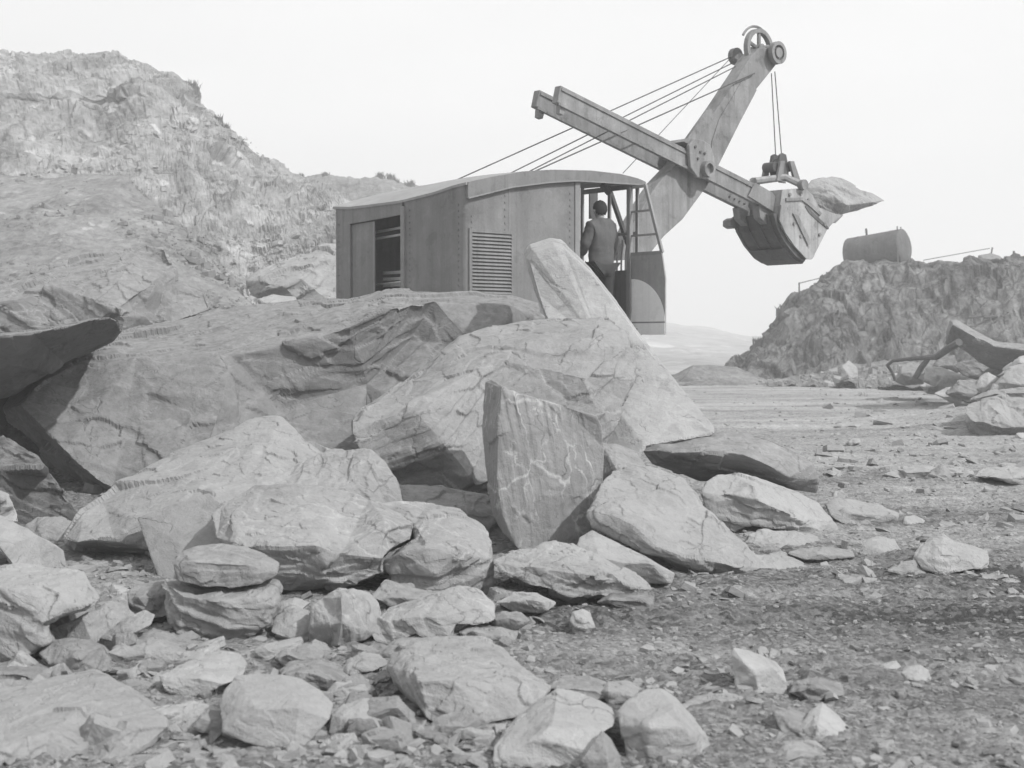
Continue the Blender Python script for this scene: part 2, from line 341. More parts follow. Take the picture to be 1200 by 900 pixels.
sheet('quarry_face', [
    [(835, 452, 80), (900, 430, 85), (960, 380, 90), (1000, 340, 100), (1200, 330, 110), (1700, 320, 110)],
    [(838, 440, 62), (868, 421, 62.5), (885, 403, 63), (905, 386, 63), (916, 366, 63), (930, 349, 63), (948, 336, 63), (964, 326, 63), (978, 313, 63), (992, 307, 63), (1070, 308, 62), (1130, 309, 61), (1200, 306, 60), (1700, 296, 57)],
    [(846, 444, 60), (876, 428, 60.5), (894, 412, 60.5), (914, 396, 60.5), (930, 376, 60.6), (945, 360, 60.8), (960, 345, 61), (976, 331, 61.4), (994, 320, 61.8), (1025, 318, 61.4), (1080, 318, 61), (1135, 318, 60), (1200, 316, 59), (1700, 308, 56)],
    [(840, 449, 58), (868, 449, 58), (885, 448, 58), (905, 448, 58), (925, 448, 58), (945, 448, 57.5), (965, 447, 57), (985, 447, 57), (1005, 447, 57), (1030, 447, 57), (1080, 448, 56), (1140, 449, 55), (1200, 450, 54), (1700, 455, 50)]],
    M_CLIFFR, 560, 220, .22, .8, (1, 1, .10), amp2=.04, seed=21, crisp=.08, chis=(1.4, .24))
sheet('far_hills', [
    [(-600, 380, 420), (500, 360, 420), (760, 382, 420), (830, 386, 420), (900, 405, 420), (1300, 380, 420)],
    [(-600, 372, 330), (500, 352, 330), (760, 374, 330), (800, 381, 330), (840, 386, 330), (880, 396, 330), (960, 390, 330), (1300, 370, 330)],
    [(-600, 418, 140), (500, 415, 140), (760, 412, 140), (840, 416, 140), (900, 418, 140), (1300, 412, 140)],
    [(-600, 444, 66), (500, 442, 66), (760, 440, 66), (840, 440, 66), (900, 440, 66), (1300, 440, 66)]],
    M_FAR, 240, 80, 1.0, .06, (1, 1, 1), amp2=.6, seed=31)
sheet('spoil_bank', [
    [(770, 450, 62), (800, 434, 62), (812, 428, 62), (830, 427, 62), (860, 430, 62), (890, 440, 62), (900, 450, 62)],
    [(770, 450, 58), (795, 440, 58), (812, 431, 58), (835, 430, 58), (865, 434, 58), (892, 443, 58), (905, 450, 58)],
    [(770, 452, 54), (800, 452, 54), (812, 452, 54), (835, 452, 54), (865, 452, 54), (892, 452, 54), (905, 452, 54)]],
    M_SCREE, 120, 50, .12, .9, (1, 1, 1), amp2=.06, seed=41)
sheet('cliff_foot_debris', [
    [(900, 449, 58), (930, 440, 58), (960, 437, 58), (985, 425, 58), (1010, 426, 58), (1040, 420, 58), (1080, 424, 57), (1130, 430, 56), (1250, 425, 55)],
    [(900, 450, 56), (930, 444, 56), (960, 441, 56), (985, 432, 56), (1010, 433, 56), (1040, 430, 56), (1080, 434, 55), (1130, 438, 54), (1250, 434, 53)],
    [(900, 452, 53), (930, 452, 53), (960, 452, 52), (985, 452, 51), (1010, 452, 50), (1040, 453, 49), (1080, 455, 48), (1130, 460, 45), (1250, 465, 42)]],
    M_SCREE, 260, 60, .25, .6, (1, 1, 1), amp2=.08, seed=51, chis=(.8, .12))

# ------------------------------------------------------------------ rocks
TONE = .87
def rock(name, label, cat, D, thick, outline, ridges=(), sdir=(.25, -.35, .9), vein=.25, tone=.27, group=None, rough=1.0, L=None, back=.72, seed=None, step=None, under=1.0):
    """a boulder: its traced outline and facet ridges are given distances, a real back is closed behind them, then the whole is broken up"""
    if D < 16: D *= .985
    seed = seed if seed is not None else len(bpy.data.objects) * 3.7
    pts, edges = [], []
    n = len(outline)
    if not ridges:
        ly = max(q[1] for q in outline); uy = min(q[1] for q in outline); lx = min(q[0] for q in outline); rx = max(q[0] for q in outline); rr_ = random.Random(int(lx * 7 + ly))
        ridges = [[(lx + (rx - lx) * u, uy + (ly - uy) * (.5 + rr_.uniform(-.12, .12)), rr_.uniform(-.02, .05)) for u in (.25, .5, .75)]]
    y_lo = max(q[1] for q in outline); y_hi = min(q[1] for q in outline)
    for q in outline:                          # undercut foot: stones curl under towards what they rest on
        u = max(0., ((q[1] - y_hi) / (y_lo - y_hi) - .7) / .3); pts.append((q[0], q[1], (q[2] if len(q) > 2 else 0.) + min(thick, (y_lo - y_hi) * D / F_PX) * .24 * u * under))
    edges += [(i, (i + 1) % n) for i in range(n)]
    for rd in ridges:
        prev = None
        for q in rd:
            qq = (q[0], q[1], q[2] if len(q) > 2 else 0.); k = next((i for i, p in enumerate(pts) if abs(p[0] - qq[0]) < .5 and abs(p[1] - qq[1]) < .5), None)
            if k is None: pts.append(qq); k = len(pts) - 1
            if prev is not None: edges.append((prev, k))
            prev = k
    vc, ec, fc, ov, oe, of = delaunay_2d_cdt([Vector((p[0], -p[1])) for p in pts], edges, [], 1, .01)
    W = []
    for k, c in enumerate(vc):
        if ov[k]: dz = pts[ov[k][0]][2]
        else:
            w = [(1 / ((p[0] - c.x)**2 + (p[1] + c.y)**2 + 1), p[2]) for p in pts]; w.sort(reverse=True); w = w[:3]; dz = sum(a * b for a, b in w) / sum(a for a, b in w)
        W.append(P(c.x, -c.y, D + dz))
    # boundary loop
    cnt = {}
    for f in fc:
        for a, b in zip(f, f[1:] + f[:1]): cnt[(a, b)] = 1
    nxt = {a: b for (a, b) in cnt if (b, a) not in cnt}
    loop = [next(iter(nxt))]
    while nxt.get(loop[-1]) is not None and nxt[loop[-1]] != loop[0] and len(loop) < 500: loop.append(nxt[loop[-1]])
    cxp = sum(vc[i].x for i in loop) / len(loop); cyp = -sum(vc[i].y for i in loop) / len(loop)
    V = [list(w) for w in W]; F = [list(f) for f in fc]
    ring0 = loop
    for fr, sc in ((.45, .965), (1.0, back)):
        ring = []
        for i in loop:
            px, py = cxp + (vc[i].x - cxp) * sc, cyp + (-vc[i].y - cyp) * sc
            ring.append(len(V)); V.append(list(P(px, py, W[i].y * (1 - .5 * (fr > .9)) + (D + .3 * thick) * .5 * (fr > .9) + thick * fr)))
        for a in range(len(loop)):
            b = (a + 1) % len(loop); F.append([ring0[b], ring0[a], ring[a]]); F.append([ring0[b], ring[a], ring[b]])
        ring0 = ring
    c = len(V); V.append(list(np.mean([V[i] for i in ring0], 0)))
    for a in range(len(loop)): F.append([ring0[(a + 1) % len(loop)], ring0[a], c])
    v = np.array(V); f = []
    for t in F:
        for k in range(1, len(t) - 1): f.append([t[0], t[k], t[k + 1]])
    f = np.array(f)
    n0 = vnormals(v, f)
    vol = np.einsum('ij,ij->i', v[f[:, 0]], np.cross(v[f[:, 1]], v[f[:, 2]])).sum()
    if vol < 0: f = f[:, ::-1]
    span = np.ptp(v, axis=0).max()
    L = L or max(.0019 * D, span / 170)
    return finish_rock(name, label, cat, v, f, L, span, sdir, vein, tone, group, rough, seed, step)
def finish_rock(name, label, cat, v, f, L, span, sdir, vein, tone, group, rough, seed, step=None):
    used, f = np.unique(f, return_inverse=True); f = f.reshape(-1, 3); v = v[used]
    v, f = split_long(v, f, L * 2.5)
    v, f = split_long(v, f, L)
    v = smooth_mesh(v, f, 1, .4)
    nr = vnormals(v, f); v = v + nr * min(.005 * span, .009)      # make up for what the smoothing took off
    d = np.array(Vector(sdir).normalized()); a = np.cross(d, [.31, .9, .2]); a /= np.linalg.norm(a); b = np.cross(d, a)
    base = v.mean(0); p = v - base
    ps = p + seed
    size = min(span, 2.5)
    disp = size * (.008 * fbm(ps * 3.2 / size, 3)) * rough
    disp += chisel(p, d, size * .34, seed, .016 * size * rough, 2.2) + chisel(p, d, size * .13, seed + 5, .0075 * size * rough, 3.0)
    disp += (.007 * fbm(ps * 9, 4, .65) + .0025 * noise(ps * 38)) * rough * (1 if size > .8 else .6)
    s = p @ d + .05 * size * noise(ps * 1.1 / size) + .008 * noise(ps * 8)
    h = step or max(.018, .05 * size); lay = s / h; il = np.floor(lay); fr = lay - il
    hs = lambda k: (np.sin(k * 12.9898 + seed) * 43758.5453) % 1
    stp = hs(il) * (1 - np.clip((fr - .8) / .2, 0, 1)) + hs(il + 1) * np.clip((fr - .8) / .2, 0, 1)
    stp = stp * np.clip(.6 + 1.2 * noise(ps * 2.2 / size + 7), 0, 1.3)      # layers come and go
    side = nr - (nr @ d)[:, None] * d; sl = np.linalg.norm(side, axis=1)
    v = v + nr * disp[:, None] + side * ((stp - .4) * h * .85 * np.minimum(1, sl * 1.3) * rough)[:, None]
    # conchoidal chips along the bedding faces
    ch = noise(np.stack([p @ a, p @ b, (p @ d) * 2.5], 1) * 2.0 / size + seed + 30)
    v = v - nr * (np.clip(np.abs(nr @ d) - .3, 0, 1) * np.clip((ch - .12) / .05, 0, 1) * .012 * size * rough)[:, None]
    v = smooth_mesh(v, f, 1, .4)
    org = np.array([base[0], base[1], v[:, 2].min()])
    me = np_mesh(name, v - org, f, False); me.shade_flat()
    at = me.attributes.new('sv', 'FLOAT_VECTOR', 'POINT')
    p = v - base
    q = np.stack([p @ a, p @ b, p @ d], 1) + np.array([seed * 1.3, seed * .7, seed * 2.1]) % 50
    at.data.foreach_set('vector', q.astype(np.float32).ravel())
    o = link_mesh(name, me, M_ROCK, None, org); o['vein'] = float(vein); o['tone'] = float(tone) * TONE
    return tag(o, label, cat, group)

#ROCKS
exec_rocks = True
B = 'boulder'
rock('boulder', 'longest dark boulder of the pile, its pale top sloping up to the shovel house', B, 14.0, 2.6,
     [(12, 478, .5), (40, 450, .8), (62, 428, 1.2), (88, 412, 1.9), (150, 388, 2.6), (210, 374, 3.2), (300, 358, 3.4), (370, 350, 3.4), (410, 352, 3.2), (450, 342, 3.2), (500, 343, 3.2), (560, 345, 3.2), (605, 350, 3.1), (632, 356, 3.0), (640, 376, 2.6), (610, 392, 2.2), (560, 412, 1.6), (500, 440, 1.2), (460, 470, .9), (430, 530, .7), (385, 545, .3), (330, 540, 0), (260, 560, -.1), (200, 580, -.1), (140, 605, .1), (96, 607, .6), (70, 578, 1.0), (52, 540, 1.1), (28, 508, 1.0)],
     [[(22, 476, .2), (75, 528, -.35), (133, 572, -.45), (140, 604, .1)], [(22, 476, .1), (50, 447, .5), (90, 424, .9), (160, 422, .9), (270, 416, .9), (330, 404, 1.0), (410, 384, .9), (452, 364, 1.3), (510, 354, 2.0), (600, 360, 2.2), (640, 376, 2.6)],
      [(270, 416, .9), (262, 470, .3), (240, 530, -.2)], [(410, 384, .9), (380, 430, 1.0), (330, 480, .9), (290, 520, .25)], [(510, 354, 2.0), (480, 400, 1.9), (430, 450, 1.3)]],
     sdir=(.15, -.55, .8), vein=.2, tone=.195, step=.09, rough=1.1)
rock('boulder', 'broad hump-backed boulder with slanting layers behind the upright block', B, 12.6, 2.2,
     [(410, 492, .3), (420, 478, .5), (455, 459, .9), (500, 430, 1.3), (540, 396, 1.7), (572, 385, 1.8), (600, 381, 1.8), (650, 376, 1.7), (690, 375, 1.6), (716, 374, 1.5), (733, 388, 1.2), (740, 405, 1.0), (746, 428, .8), (742, 446, .6), (727, 470, .5), (715, 498, .4), (700, 540, .3), (650, 590, .2), (580, 604, .1), (520, 592, .05), (470, 576, .05), (440, 548, .1), (420, 524, .15), (412, 508, .2)],
     [[(410, 492, .3), (440, 490, .2), (480, 476, .25), (530, 447, .5), (580, 420, .8), (640, 402, .95), (700, 392, 1.0), (733, 388, 1.2)], [(480, 476, .25), (520, 520, 0), (560, 570, -.05)], [(640, 402, .95), (680, 440, .5), (700, 480, .35)]],
     sdir=(-.42, -.35, .84), vein=.3, tone=.28, step=.055, rough=1.2)
rock('stone_slab', 'long flat slab leaning upward in front of the cab doorway', 'slab', 13.4, .38,
     [(613, 297, 2.3), (620, 286, 2.25), (645, 278, 2.2), (656, 280, 2.2), (664, 288, 2.1), (692, 314, 1.85), (722, 352, 1.5), (757, 401, 1.1), (800, 456, .6), (838, 500, .15), (838, 508, .05), (800, 515, -.05), (756, 522, -.15), (748, 535, -.2), (735, 542, -.2), (700, 560, -.1), (690, 500, .3), (650, 420, 1.05), (640, 378, 1.5), (626, 340, 1.95)],
     [[(613, 297, 2.3), (626, 303, 2.05), (640, 340, 1.65), (654, 377, 1.3), (690, 440, .75)]],
     sdir=(-.15, -.75, .62), vein=.35, tone=.39, rough=.28, back=.93, under=0)
rock('stone_block', 'upright block with pale branching veins standing on its end', B, 11.3, .75,
     [(570, 448, .42), (577, 446, .35), (588, 454, .08), (620, 465, .12), (660, 476, .16), (698, 488, .2), (704, 500, .24), (707, 525, .28), (706, 575, .25), (703, 610, .2), (692, 640, .14), (668, 646, .08), (650, 644, .02), (636, 652, -.04), (622, 652, -.06), (605, 640, -.06), (590, 624, .0), (580, 605, .1), (571, 560, .35), (566, 500, .42)],
     [[(588, 454, .08), (584, 500, .0), (582, 560, -.02), (590, 605, -.05), (605, 640, -.06)], [(588, 462, .05), (640, 560, .05), (650, 640, .02)]],
     sdir=(.95, .25, .12), vein=1.3, tone=.27, rough=.42, step=.04, under=0)
rock('boulder', 'long pale-topped boulder reaching from the shaded hollow to the veined blocks', B, 10.9, 1.3,
     [(73, 632, .05), (95, 602, .4), (120, 586, .65), (150, 565, .95), (200, 536, 1.35), (240, 516, 1.6), (290, 494, 1.8), (325, 491, 1.75), (345, 506, 1.5), (370, 522, 1.3), (389, 530, 1.15), (350, 560, .6), (300, 600, .2), (240, 640, -.1), (205, 655, -.1), (185, 660, -.05), (150, 665, .5), (105, 660, .7), (82, 652, .5)],
     [[(73, 632, .05), (90, 636, -.1), (115, 632, -.12), (135, 634, -.12), (163, 613, -.05), (175, 640, -.05)], [(163, 613, -.05), (240, 582, .1), (300, 568, .35), (360, 545, .8)], [(200, 536, 1.35), (230, 560, .7)]],
     sdir=(-.2, -.45, .86), vein=.3, tone=.31, step=.04)
rock('stone_slab', 'smooth plain slab tilted behind the stacked pair of stones', 'slab', 10.1, .4,
     [(162, 607, .4), (200, 592, .45), (245, 578, .5), (268, 600, .3), (272, 640, .1), (262, 680, -.1), (225, 690, -.15), (190, 688, -.1), (178, 655, .1)],
     [[(162, 607, .4), (215, 640, .1), (225, 690, -.15)]], vein=.0, tone=.27, rough=.15, under=0)
rock('boulder', 'rounded boulder with a swirled face behind the wide veined block', B, 10.8, .9,
     [(255, 596, .4), (275, 580, .6), (320, 556, .8), (360, 540, .9), (395, 528, .95), (430, 527, .9), (450, 540, .7), (466, 568, .5), (472, 590, .4), (430, 600, .2), (360, 600, .1), (290, 606, .1)],
     [[(255, 596, .4), (340, 585, .2), (420, 568, .4), (450, 540, .7)]], sdir=(.6, -.3, .7), vein=.4, tone=.30, rough=.8)
rock('boulder', 'wide blocky boulder with white streaks on its flat top', B, 9.3, .9,
     [(249, 603, .6), (262, 590, .75), (300, 572, .95), (340, 566, 1.0), (400, 574, 1.0), (432, 586, .9), (470, 602, .7), (487, 616, .5), (484, 632, .35), (462, 645, .2), (450, 655, .1), (452, 672, .05), (420, 682, 0), (390, 690, 0), (340, 690, -.05), (295, 682, .0), (272, 645, .2), (255, 630, .35)],
     [[(255, 630, .35), (285, 640, .0), (330, 641, -.1), (370, 640, -.1), (400, 650, -.05), (452, 612, .25), (487, 616, .5)], [(370, 640, -.1), (385, 665, -.08), (390, 690, 0)]],
     sdir=(.1, -.3, .92), vein=.85, tone=.30, step=.045)
rock('boulder', 'square-shouldered boulder with a pale dusty cap beside the upright block', B, 9.4, .8,
     [(438, 592, .9), (470, 589, 1.0), (505, 592, 1.0), (535, 596, .95), (555, 614, .7), (572, 635, .4), (578, 660, .2), (579, 700, .05), (560, 706, 0), (520, 697, -.05), (480, 690, -.05), (455, 682, 0), (452, 655, .1), (484, 634, .35), (486, 615, .6), (460, 600, .8)],
     [[(452, 655, .1), (470, 648, .0), (500, 642, -.02), (535, 644, .0), (572, 635, .4)], [(500, 642, -.02), (510, 670, -.06), (520, 697, -.05)]],
     sdir=(0, -.3, .95), vein=.8, tone=.29)
rock('boulder', 'flat oval stone lying on top of a squarish layered stone', B, 8.05, .4,
     [(203, 658, .2), (212, 646, .3), (230, 640, .35), (262, 638, .38), (290, 642, .36), (312, 650, .28), (327, 660, .2), (325, 672, .1), (305, 684, .02), (270, 689, -.02), (235, 687, -.02), (208, 680, .05)],
     [[(203, 658, .2), (230, 660, .06), (290, 663, .05), (327, 660, .2)]], vein=.4, tone=.23, sdir=(0, -.2, 1))
rock('boulder', 'squarish layered stone with a smaller oval stone resting on it', B, 8.0, .5,
     [(192, 684, .25), (205, 683, .35), (250, 684, .38), (300, 680, .36), (325, 682, .25), (326, 712, .1), (312, 734, .03), (285, 750, 0), (250, 758, -.04), (222, 752, -.02), (208, 744, 0), (198, 725, .12)],
     [[(192, 684, .25), (215, 700, .02), (260, 702, -.02), (300, 698, .02), (325, 682, .25)], [(260, 702, -.02), (270, 730, -.04), (250, 758, -.04)]], vein=.3, tone=.27, sdir=(.2, -.2, .95), step=.03, rough=1.3)
rock('boulder', 'blunt pale boulder cut by the photo edge below the smooth wedge slab', B, 7.45, .8,
     [(-70, 680, .4), (-20, 668, .6), (30, 664, .7), (70, 666, .7), (95, 669, .6), (104, 686, .4), (113, 701, .25), (95, 712, .15), (75, 718, .1), (50, 730, .0), (55, 752, -.05), (30, 765, -.05), (0, 774, -.05), (-70, 775, 0)],
     [[(-70, 700, .1), (0, 692, .1), (40, 694, .1), (60, 690, .15), (75, 718, .1)], [(40, 694, .1), (50, 730, .0)]], vein=.6, tone=.31, rough=1.2)
rock('stone_slab', 'smooth wedge slab sloping down beside the dark hollow', 'slab', 10.2, .5,
     [(-80, 575, .7), (-20, 592, .55), (0, 604, .5), (20, 614, .45), (45, 628, .35), (75, 645, .2), (80, 668, .05), (50, 672, 0), (22, 672, 0), (0, 640, .1), (-80, 600, .3)],
     [[(0, 604, .5), (0, 640, .1)]], vein=.1, tone=.36, rough=.4, sdir=(-.4, -.3, .85))
rock('boulder', 'cube-like stone with one dark side and one bright side', B, 7.8, .36,
     [(362, 735, .12), (364, 716, .18), (378, 700, .22), (395, 692, .22), (415, 690, .25), (432, 695, .28), (443, 706, .3), (448, 728, .28), (440, 742, .18), (428, 750, .1), (402, 757, .0), (385, 757, .05), (363, 754, .1)],
     [[(395, 692, .22), (400, 700, .04), (401, 730, -.03), (396, 757, .0)]], vein=.6, tone=.32, rough=.8, sdir=(.9, .3, .2))
rock('boulder', 'low humped stone with a white looping mark near the cube-like stone', B, 7.9, .45,
     [(434, 742, .05), (438, 726, .15), (455, 714, .22), (490, 703, .3), (520, 692, .38), (540, 687, .4), (560, 692, .38), (577, 708, .3), (576, 724, .2), (560, 732, .15), (535, 732, .1), (528, 746, .0), (506, 752, -.02), (488, 744, .02), (455, 757, -.02), (440, 752, .0)],
     [[(438, 726, .15), (470, 726, .05), (510, 722, .05), (560, 714, .2)]], vein=.8, tone=.31)
rock('boulder', 'heavy low boulder with a flat top and ragged layered front', B, 6.25, .8,
     [(460, 782, .55), (470, 764, .7), (486, 752, .8), (520, 750, .85), (562, 751, .85), (585, 760, .75), (600, 776, .6), (622, 790, .45), (646, 805, .3), (636, 818, .15), (610, 838, .0), (570, 846, -.05), (520, 852, -.06), (500, 842, .0), (480, 818, .25), (466, 800, .42)],
     [[(460, 782, .55), (486, 790, .22), (492, 800, .1), (500, 842, .0)], [(486, 790, .22), (530, 796, .12), (580, 800, .15), (625, 802, .25), (646, 805, .3)], [(486, 752, .8), (486, 790, .22)]], vein=.45, tone=.31, step=.03)
rock('boulder', 'pale angular stone partly covering a darker triangular stone in the foreground', B, 5.6, .5,
     [(578, 892, .0), (580, 876, .08), (592, 858, .2), (615, 836, .35), (635, 820, .45), (652, 808, .5), (675, 813, .5), (700, 822, .45), (716, 830, .4), (722, 842, .3), (718, 852, .2), (706, 858, .1), (690, 880, 0), (680, 925, -.1), (580, 925, -.1)],
     [[(592, 858, .2), (630, 866, .06), (706, 858, .1)], [(652, 808, .5), (648, 850, .12)]], vein=.15, tone=.35, rough=.5)
rock('rock', 'dark triangular stone propped against the pale angular foreground stone', 'rock', 5.5, .3,
     [(664, 925, 0), (680, 890, .02), (705, 856, .1), (716, 866, .12), (726, 885, .12), (733, 925, .05)],
     [[(705, 856, .1), (712, 890, .0), (715, 925, -.02)]], vein=.3, tone=.25, rough=.5)
rock('boulder', 'foreground stone with a bright narrow facet running down its side', B, 5.7, .5,
     [(726, 852, .1), (724, 834, .2), (740, 818, .32), (758, 808, .4), (776, 807, .4), (790, 816, .38), (812, 840, .32), (826, 862, .25), (838, 887, .2), (826, 895, .1), (800, 900, .0), (760, 902, -.05), (732, 890, .0)],
     [[(776, 807, .4), (790, 832, .15), (806, 858, .08), (826, 895, .1)], [(726, 852, .1), (760, 850, .0), (800, 852, .07)]], vein=.2, tone=.35, rough=.5)
rock('boulder', 'small upright pale stone at the edge of the churned track', B, 6.75, .35,
     [(857, 768, .15), (859, 759, .2), (875, 762, .22), (892, 768, .22), (908, 776, .2), (918, 786, .16), (922, 802, .1), (922, 817, .03), (900, 819, .0), (880, 812, .0), (862, 804, .03), (859, 786, .1)],
     [[(859, 759, .2), (872, 778, .04), (885, 790, .0), (890, 818, 0)], [(872, 778, .04), (905, 782, .08)]], vein=.1, tone=.37, rough=.5)
rock('boulder', 'smooth-faced angular stone at the front of the rubble', B, 5.85, .45,
     [(258, 826, .25), (264, 808, .35), (276, 792, .45), (300, 789, .48), (330, 791, .48), (354, 797, .45), (375, 810, .36), (388, 824, .28), (384, 842, .18), (366, 866, .08), (345, 886, .0), (320, 880, -.02), (288, 870, .0), (262, 858, .05)],
     [[(354, 797, .45), (350, 830, .1), (344, 886, .0)], [(258, 826, .25), (300, 832, .08), (350, 830, .1)]], vein=.15, tone=.31, rough=.5)
rock('boulder', 'rounded wedge stone touching the smooth-faced angular stone', B, 6.1, .35,
     [(385, 858, .05), (388, 838, .15), (402, 826, .24), (425, 818, .3), (448, 824, .28), (468, 838, .2), (471, 846, .15), (455, 858, .05), (440, 868, .0), (415, 868, -.02), (394, 866, .0)],
     [[(385, 858, .05), (420, 850, .02), (471, 846, .15)]], vein=.3, tone=.35, rough=.6)
rock('boulder', 'broad dusty slab-like boulder filling the lower corner of the rubble', B, 5.75, .9,
     [(-90, 815, .7), (0, 806, .9), (40, 803, .95), (90, 792, 1.05), (112, 788, 1.05), (132, 802, .85), (165, 818, .6), (195, 838, .35), (196, 856, .2), (175, 874, .1), (160, 882, .05), (110, 905, -.1), (40, 925, -.2), (-90, 930, -.2)],
     [[(132, 802, .85), (100, 828, .45), (60, 855, .1), (0, 880, -.1), (-90, 890, -.1)], [(132, 802, .85), (150, 850, .15), (160, 882, .05)]], vein=.3, tone=.28, rough=.9)
rock('boulder', 'long pale stone slanting up over the rubble beside two small round stones', B, 6.75, .35,
     [(184, 792, .1), (205, 782, .25), (235, 770, .35), (262, 764, .4), (280, 766, .38), (291, 778, .25), (282, 792, .12), (262, 802, .04), (240, 814, .0), (215, 818, -.02), (198, 812, .0)],
     [[(184, 792, .1), (230, 796, .04), (282, 792, .12)]], vein=.5, tone=.36)
rock('rock', 'small rounded oblong stone between the pale slanting stone and the dusty slab', 'rock', 6.3, .25,
     [(201, 836, .1), (208, 826, .16), (225, 822, .18), (250, 828, .15), (263, 838, .08), (255, 844, .02), (225, 848, .0), (206, 845, .02)], [[(201, 836, .1), (230, 838, .03), (263, 838, .08)]], vein=.2, tone=.36)
rock('rock', 'flat pale stone at the bottom edge near the dusty slab', 'rock', 5.75, .3,
     [(150, 886, .1), (175, 876, .2), (200, 868, .25), (220, 872, .2), (232, 888, .1), (205, 897, .0), (170, 897, .0)], [[(150, 886, .1), (190, 886, .05), (232, 888, .1)]], vein=.2, tone=.36)
rock('boulder', 'wide dusty boulder sloping forward to the flat ground, speckled with grit', B, 10.4, 1.0,
     [(692, 606, .3), (698, 588, .5), (706, 566, .85), (716, 553, 1.05), (745, 543, 1.15), (775, 550, 1.1), (800, 562, 1.0), (815, 580, .8), (822, 594, .7), (840, 612, .5), (862, 632, .35), (880, 648, .2), (888, 664, .08), (880, 672, .0), (850, 672, -.03), (820, 676, -.05), (795, 668, -.02), (770, 652, .05), (740, 636, .1), (715, 624, .18), (698, 616, .22)],
     [[(692, 606, .3), (720, 606, .15), (745, 618, .05), (770, 640, .0), (800, 652, -.05), (850, 660, -.05), (888, 664, .08)], [(745, 543, 1.15), (760, 590, .5), (770, 640, .0)]], vein=.2, tone=.31, sdir=(.15, -.5, .85), rough=1.1)
rock('boulder', 'low boulder with a bright sloping side and a deep shadow beneath it', B, 12.2, .9,
     [(822, 578, .15), (826, 566, .3), (840, 557, .45), (860, 556, .5), (885, 561, .55), (915, 570, .6), (945, 582, .62), (960, 590, .62), (975, 610, .5), (986, 625, .42), (975, 629, .35), (940, 625, .2), (905, 618, .1), (880, 614, .05), (860, 622, .03), (842, 618, .03), (828, 600, .08)],
     [[(860, 556, .5), (884, 572, .1), (888, 588, -.02), (880, 614, .05)], [(888, 588, -.02), (930, 606, .12), (975, 629, .35)], [(826, 566, .3), (850, 580, .05), (888, 588, -.02)]], vein=.15, tone=.34, rough=.8)
rock('stone_slab', 'thick dark slab jutting out at the foot of the long leaning slab', 'slab', 12.9, .9,
     [(752, 528, .3), (756, 514, .55), (790, 511, .65), (830, 507, .7), (872, 507, .7), (900, 516, .6), (930, 530, .5), (952, 545, .45), (958, 562, .4), (955, 577, .4), (932, 574, .35), (905, 566, .3), (880, 560, .35), (850, 563, .4), (820, 562, .4), (790, 550, .35), (765, 542, .3)],
     [[(752, 528, .3), (790, 530, .02), (830, 529, -.05), (870, 532, -.02), (900, 545, .02), (925, 560, .1), (932, 574, .35)]], vein=.5, tone=.24, sdir=(.1, -.2, .95), rough=.7)
rock('boulder', 'splintered low boulder of several thin layers at the foot of the upright block', B, 9.2, .7,
     [(580, 658, .35), (598, 650, .5), (620, 646, .6), (650, 636, .75), (675, 638, .75), (700, 650, .6), (722, 664, .45), (745, 676, .3), (764, 690, .15), (758, 700, .05), (730, 706, .0), (700, 700, -.02), (670, 702, -.03), (640, 690, .0), (615, 684, .08), (592, 672, .2)],
     [[(580, 658, .35), (620, 666, .12), (660, 672, .03), (710, 678, .02), (764, 690, .15)]], vein=.4, tone=.31, sdir=(.2, -.15, .97), step=.035, rough=1.5)
rock('boulder', 'lone pale boulder sitting on the open floor', B, 10.3, .7,
     [(1070, 652, .3), (1078, 640, .4), (1092, 630, .5), (1105, 627, .55), (1118, 636, .5), (1140, 641, .48), (1156, 646, .4), (1157, 660, .25), (1148, 666, .15), (1120, 668, .05), (1100, 672, .0), (1080, 668, .05), (1068, 664, .15)],
     [[(1070, 652, .3), (1092, 656, .05), (1104, 650, .05), (1130, 652, .15), (1156, 646, .4)], [(1104, 650, .05), (1100, 672, .0)]], vein=.2, tone=.38, rough=.8)
rock('rock', 'dark low stone tucked against the lone pale boulder', 'rock', 10.3, .4,
     [(1040, 669, .05), (1055, 660, .15), (1072, 656, .2), (1085, 664, .15), (1086, 674, .0), (1060, 675, -.02)], [[(1040, 669, .05), (1065, 667, .03), (1086, 674, .0)]], vein=.1, tone=.24)
rock('stone_slab', 'thin layered slab lying behind the low boulder on the flat ground', 'slab', 13.2, .5,
     [(966, 592, .3), (975, 583, .45), (1000, 586, .5), (1030, 592, .5), (1052, 602, .42), (1050, 614, .2), (1025, 616, .1), (1000, 616, .05), (985, 612, .05), (972, 604, .15)], [[(966, 592, .3), (1000, 600, .12), (1050, 606, .2)]], vein=.2, tone=.31, rough=1.2, step=.03)
rock('stone_slab', 'thin plank-like slab lying just below the layered slab', 'slab', 11.1, .25,
     [(922, 649, .1), (940, 643, .16), (975, 641, .18), (998, 645, .15), (1002, 653, .05), (975, 656, .0), (945, 656, .0)], [[(922, 649, .1), (960, 650, .03), (1002, 653, .05)]], vein=.1, tone=.27)
rock('boulder', 'long flat stone at the near edge of the floor with a shaded underside', B, 6.5, .4,
     [(1028, 838, .15), (1045, 829, .3), (1075, 826, .35), (1110, 828, .36), (1138, 834, .3), (1152, 838, .25), (1140, 848, .08), (1110, 853, .0), (1070, 852, .0), (1040, 848, .02)], [[(1028, 838, .15), (1075, 837, .12), (1152, 838, .25)]], vein=.1, tone=.34)
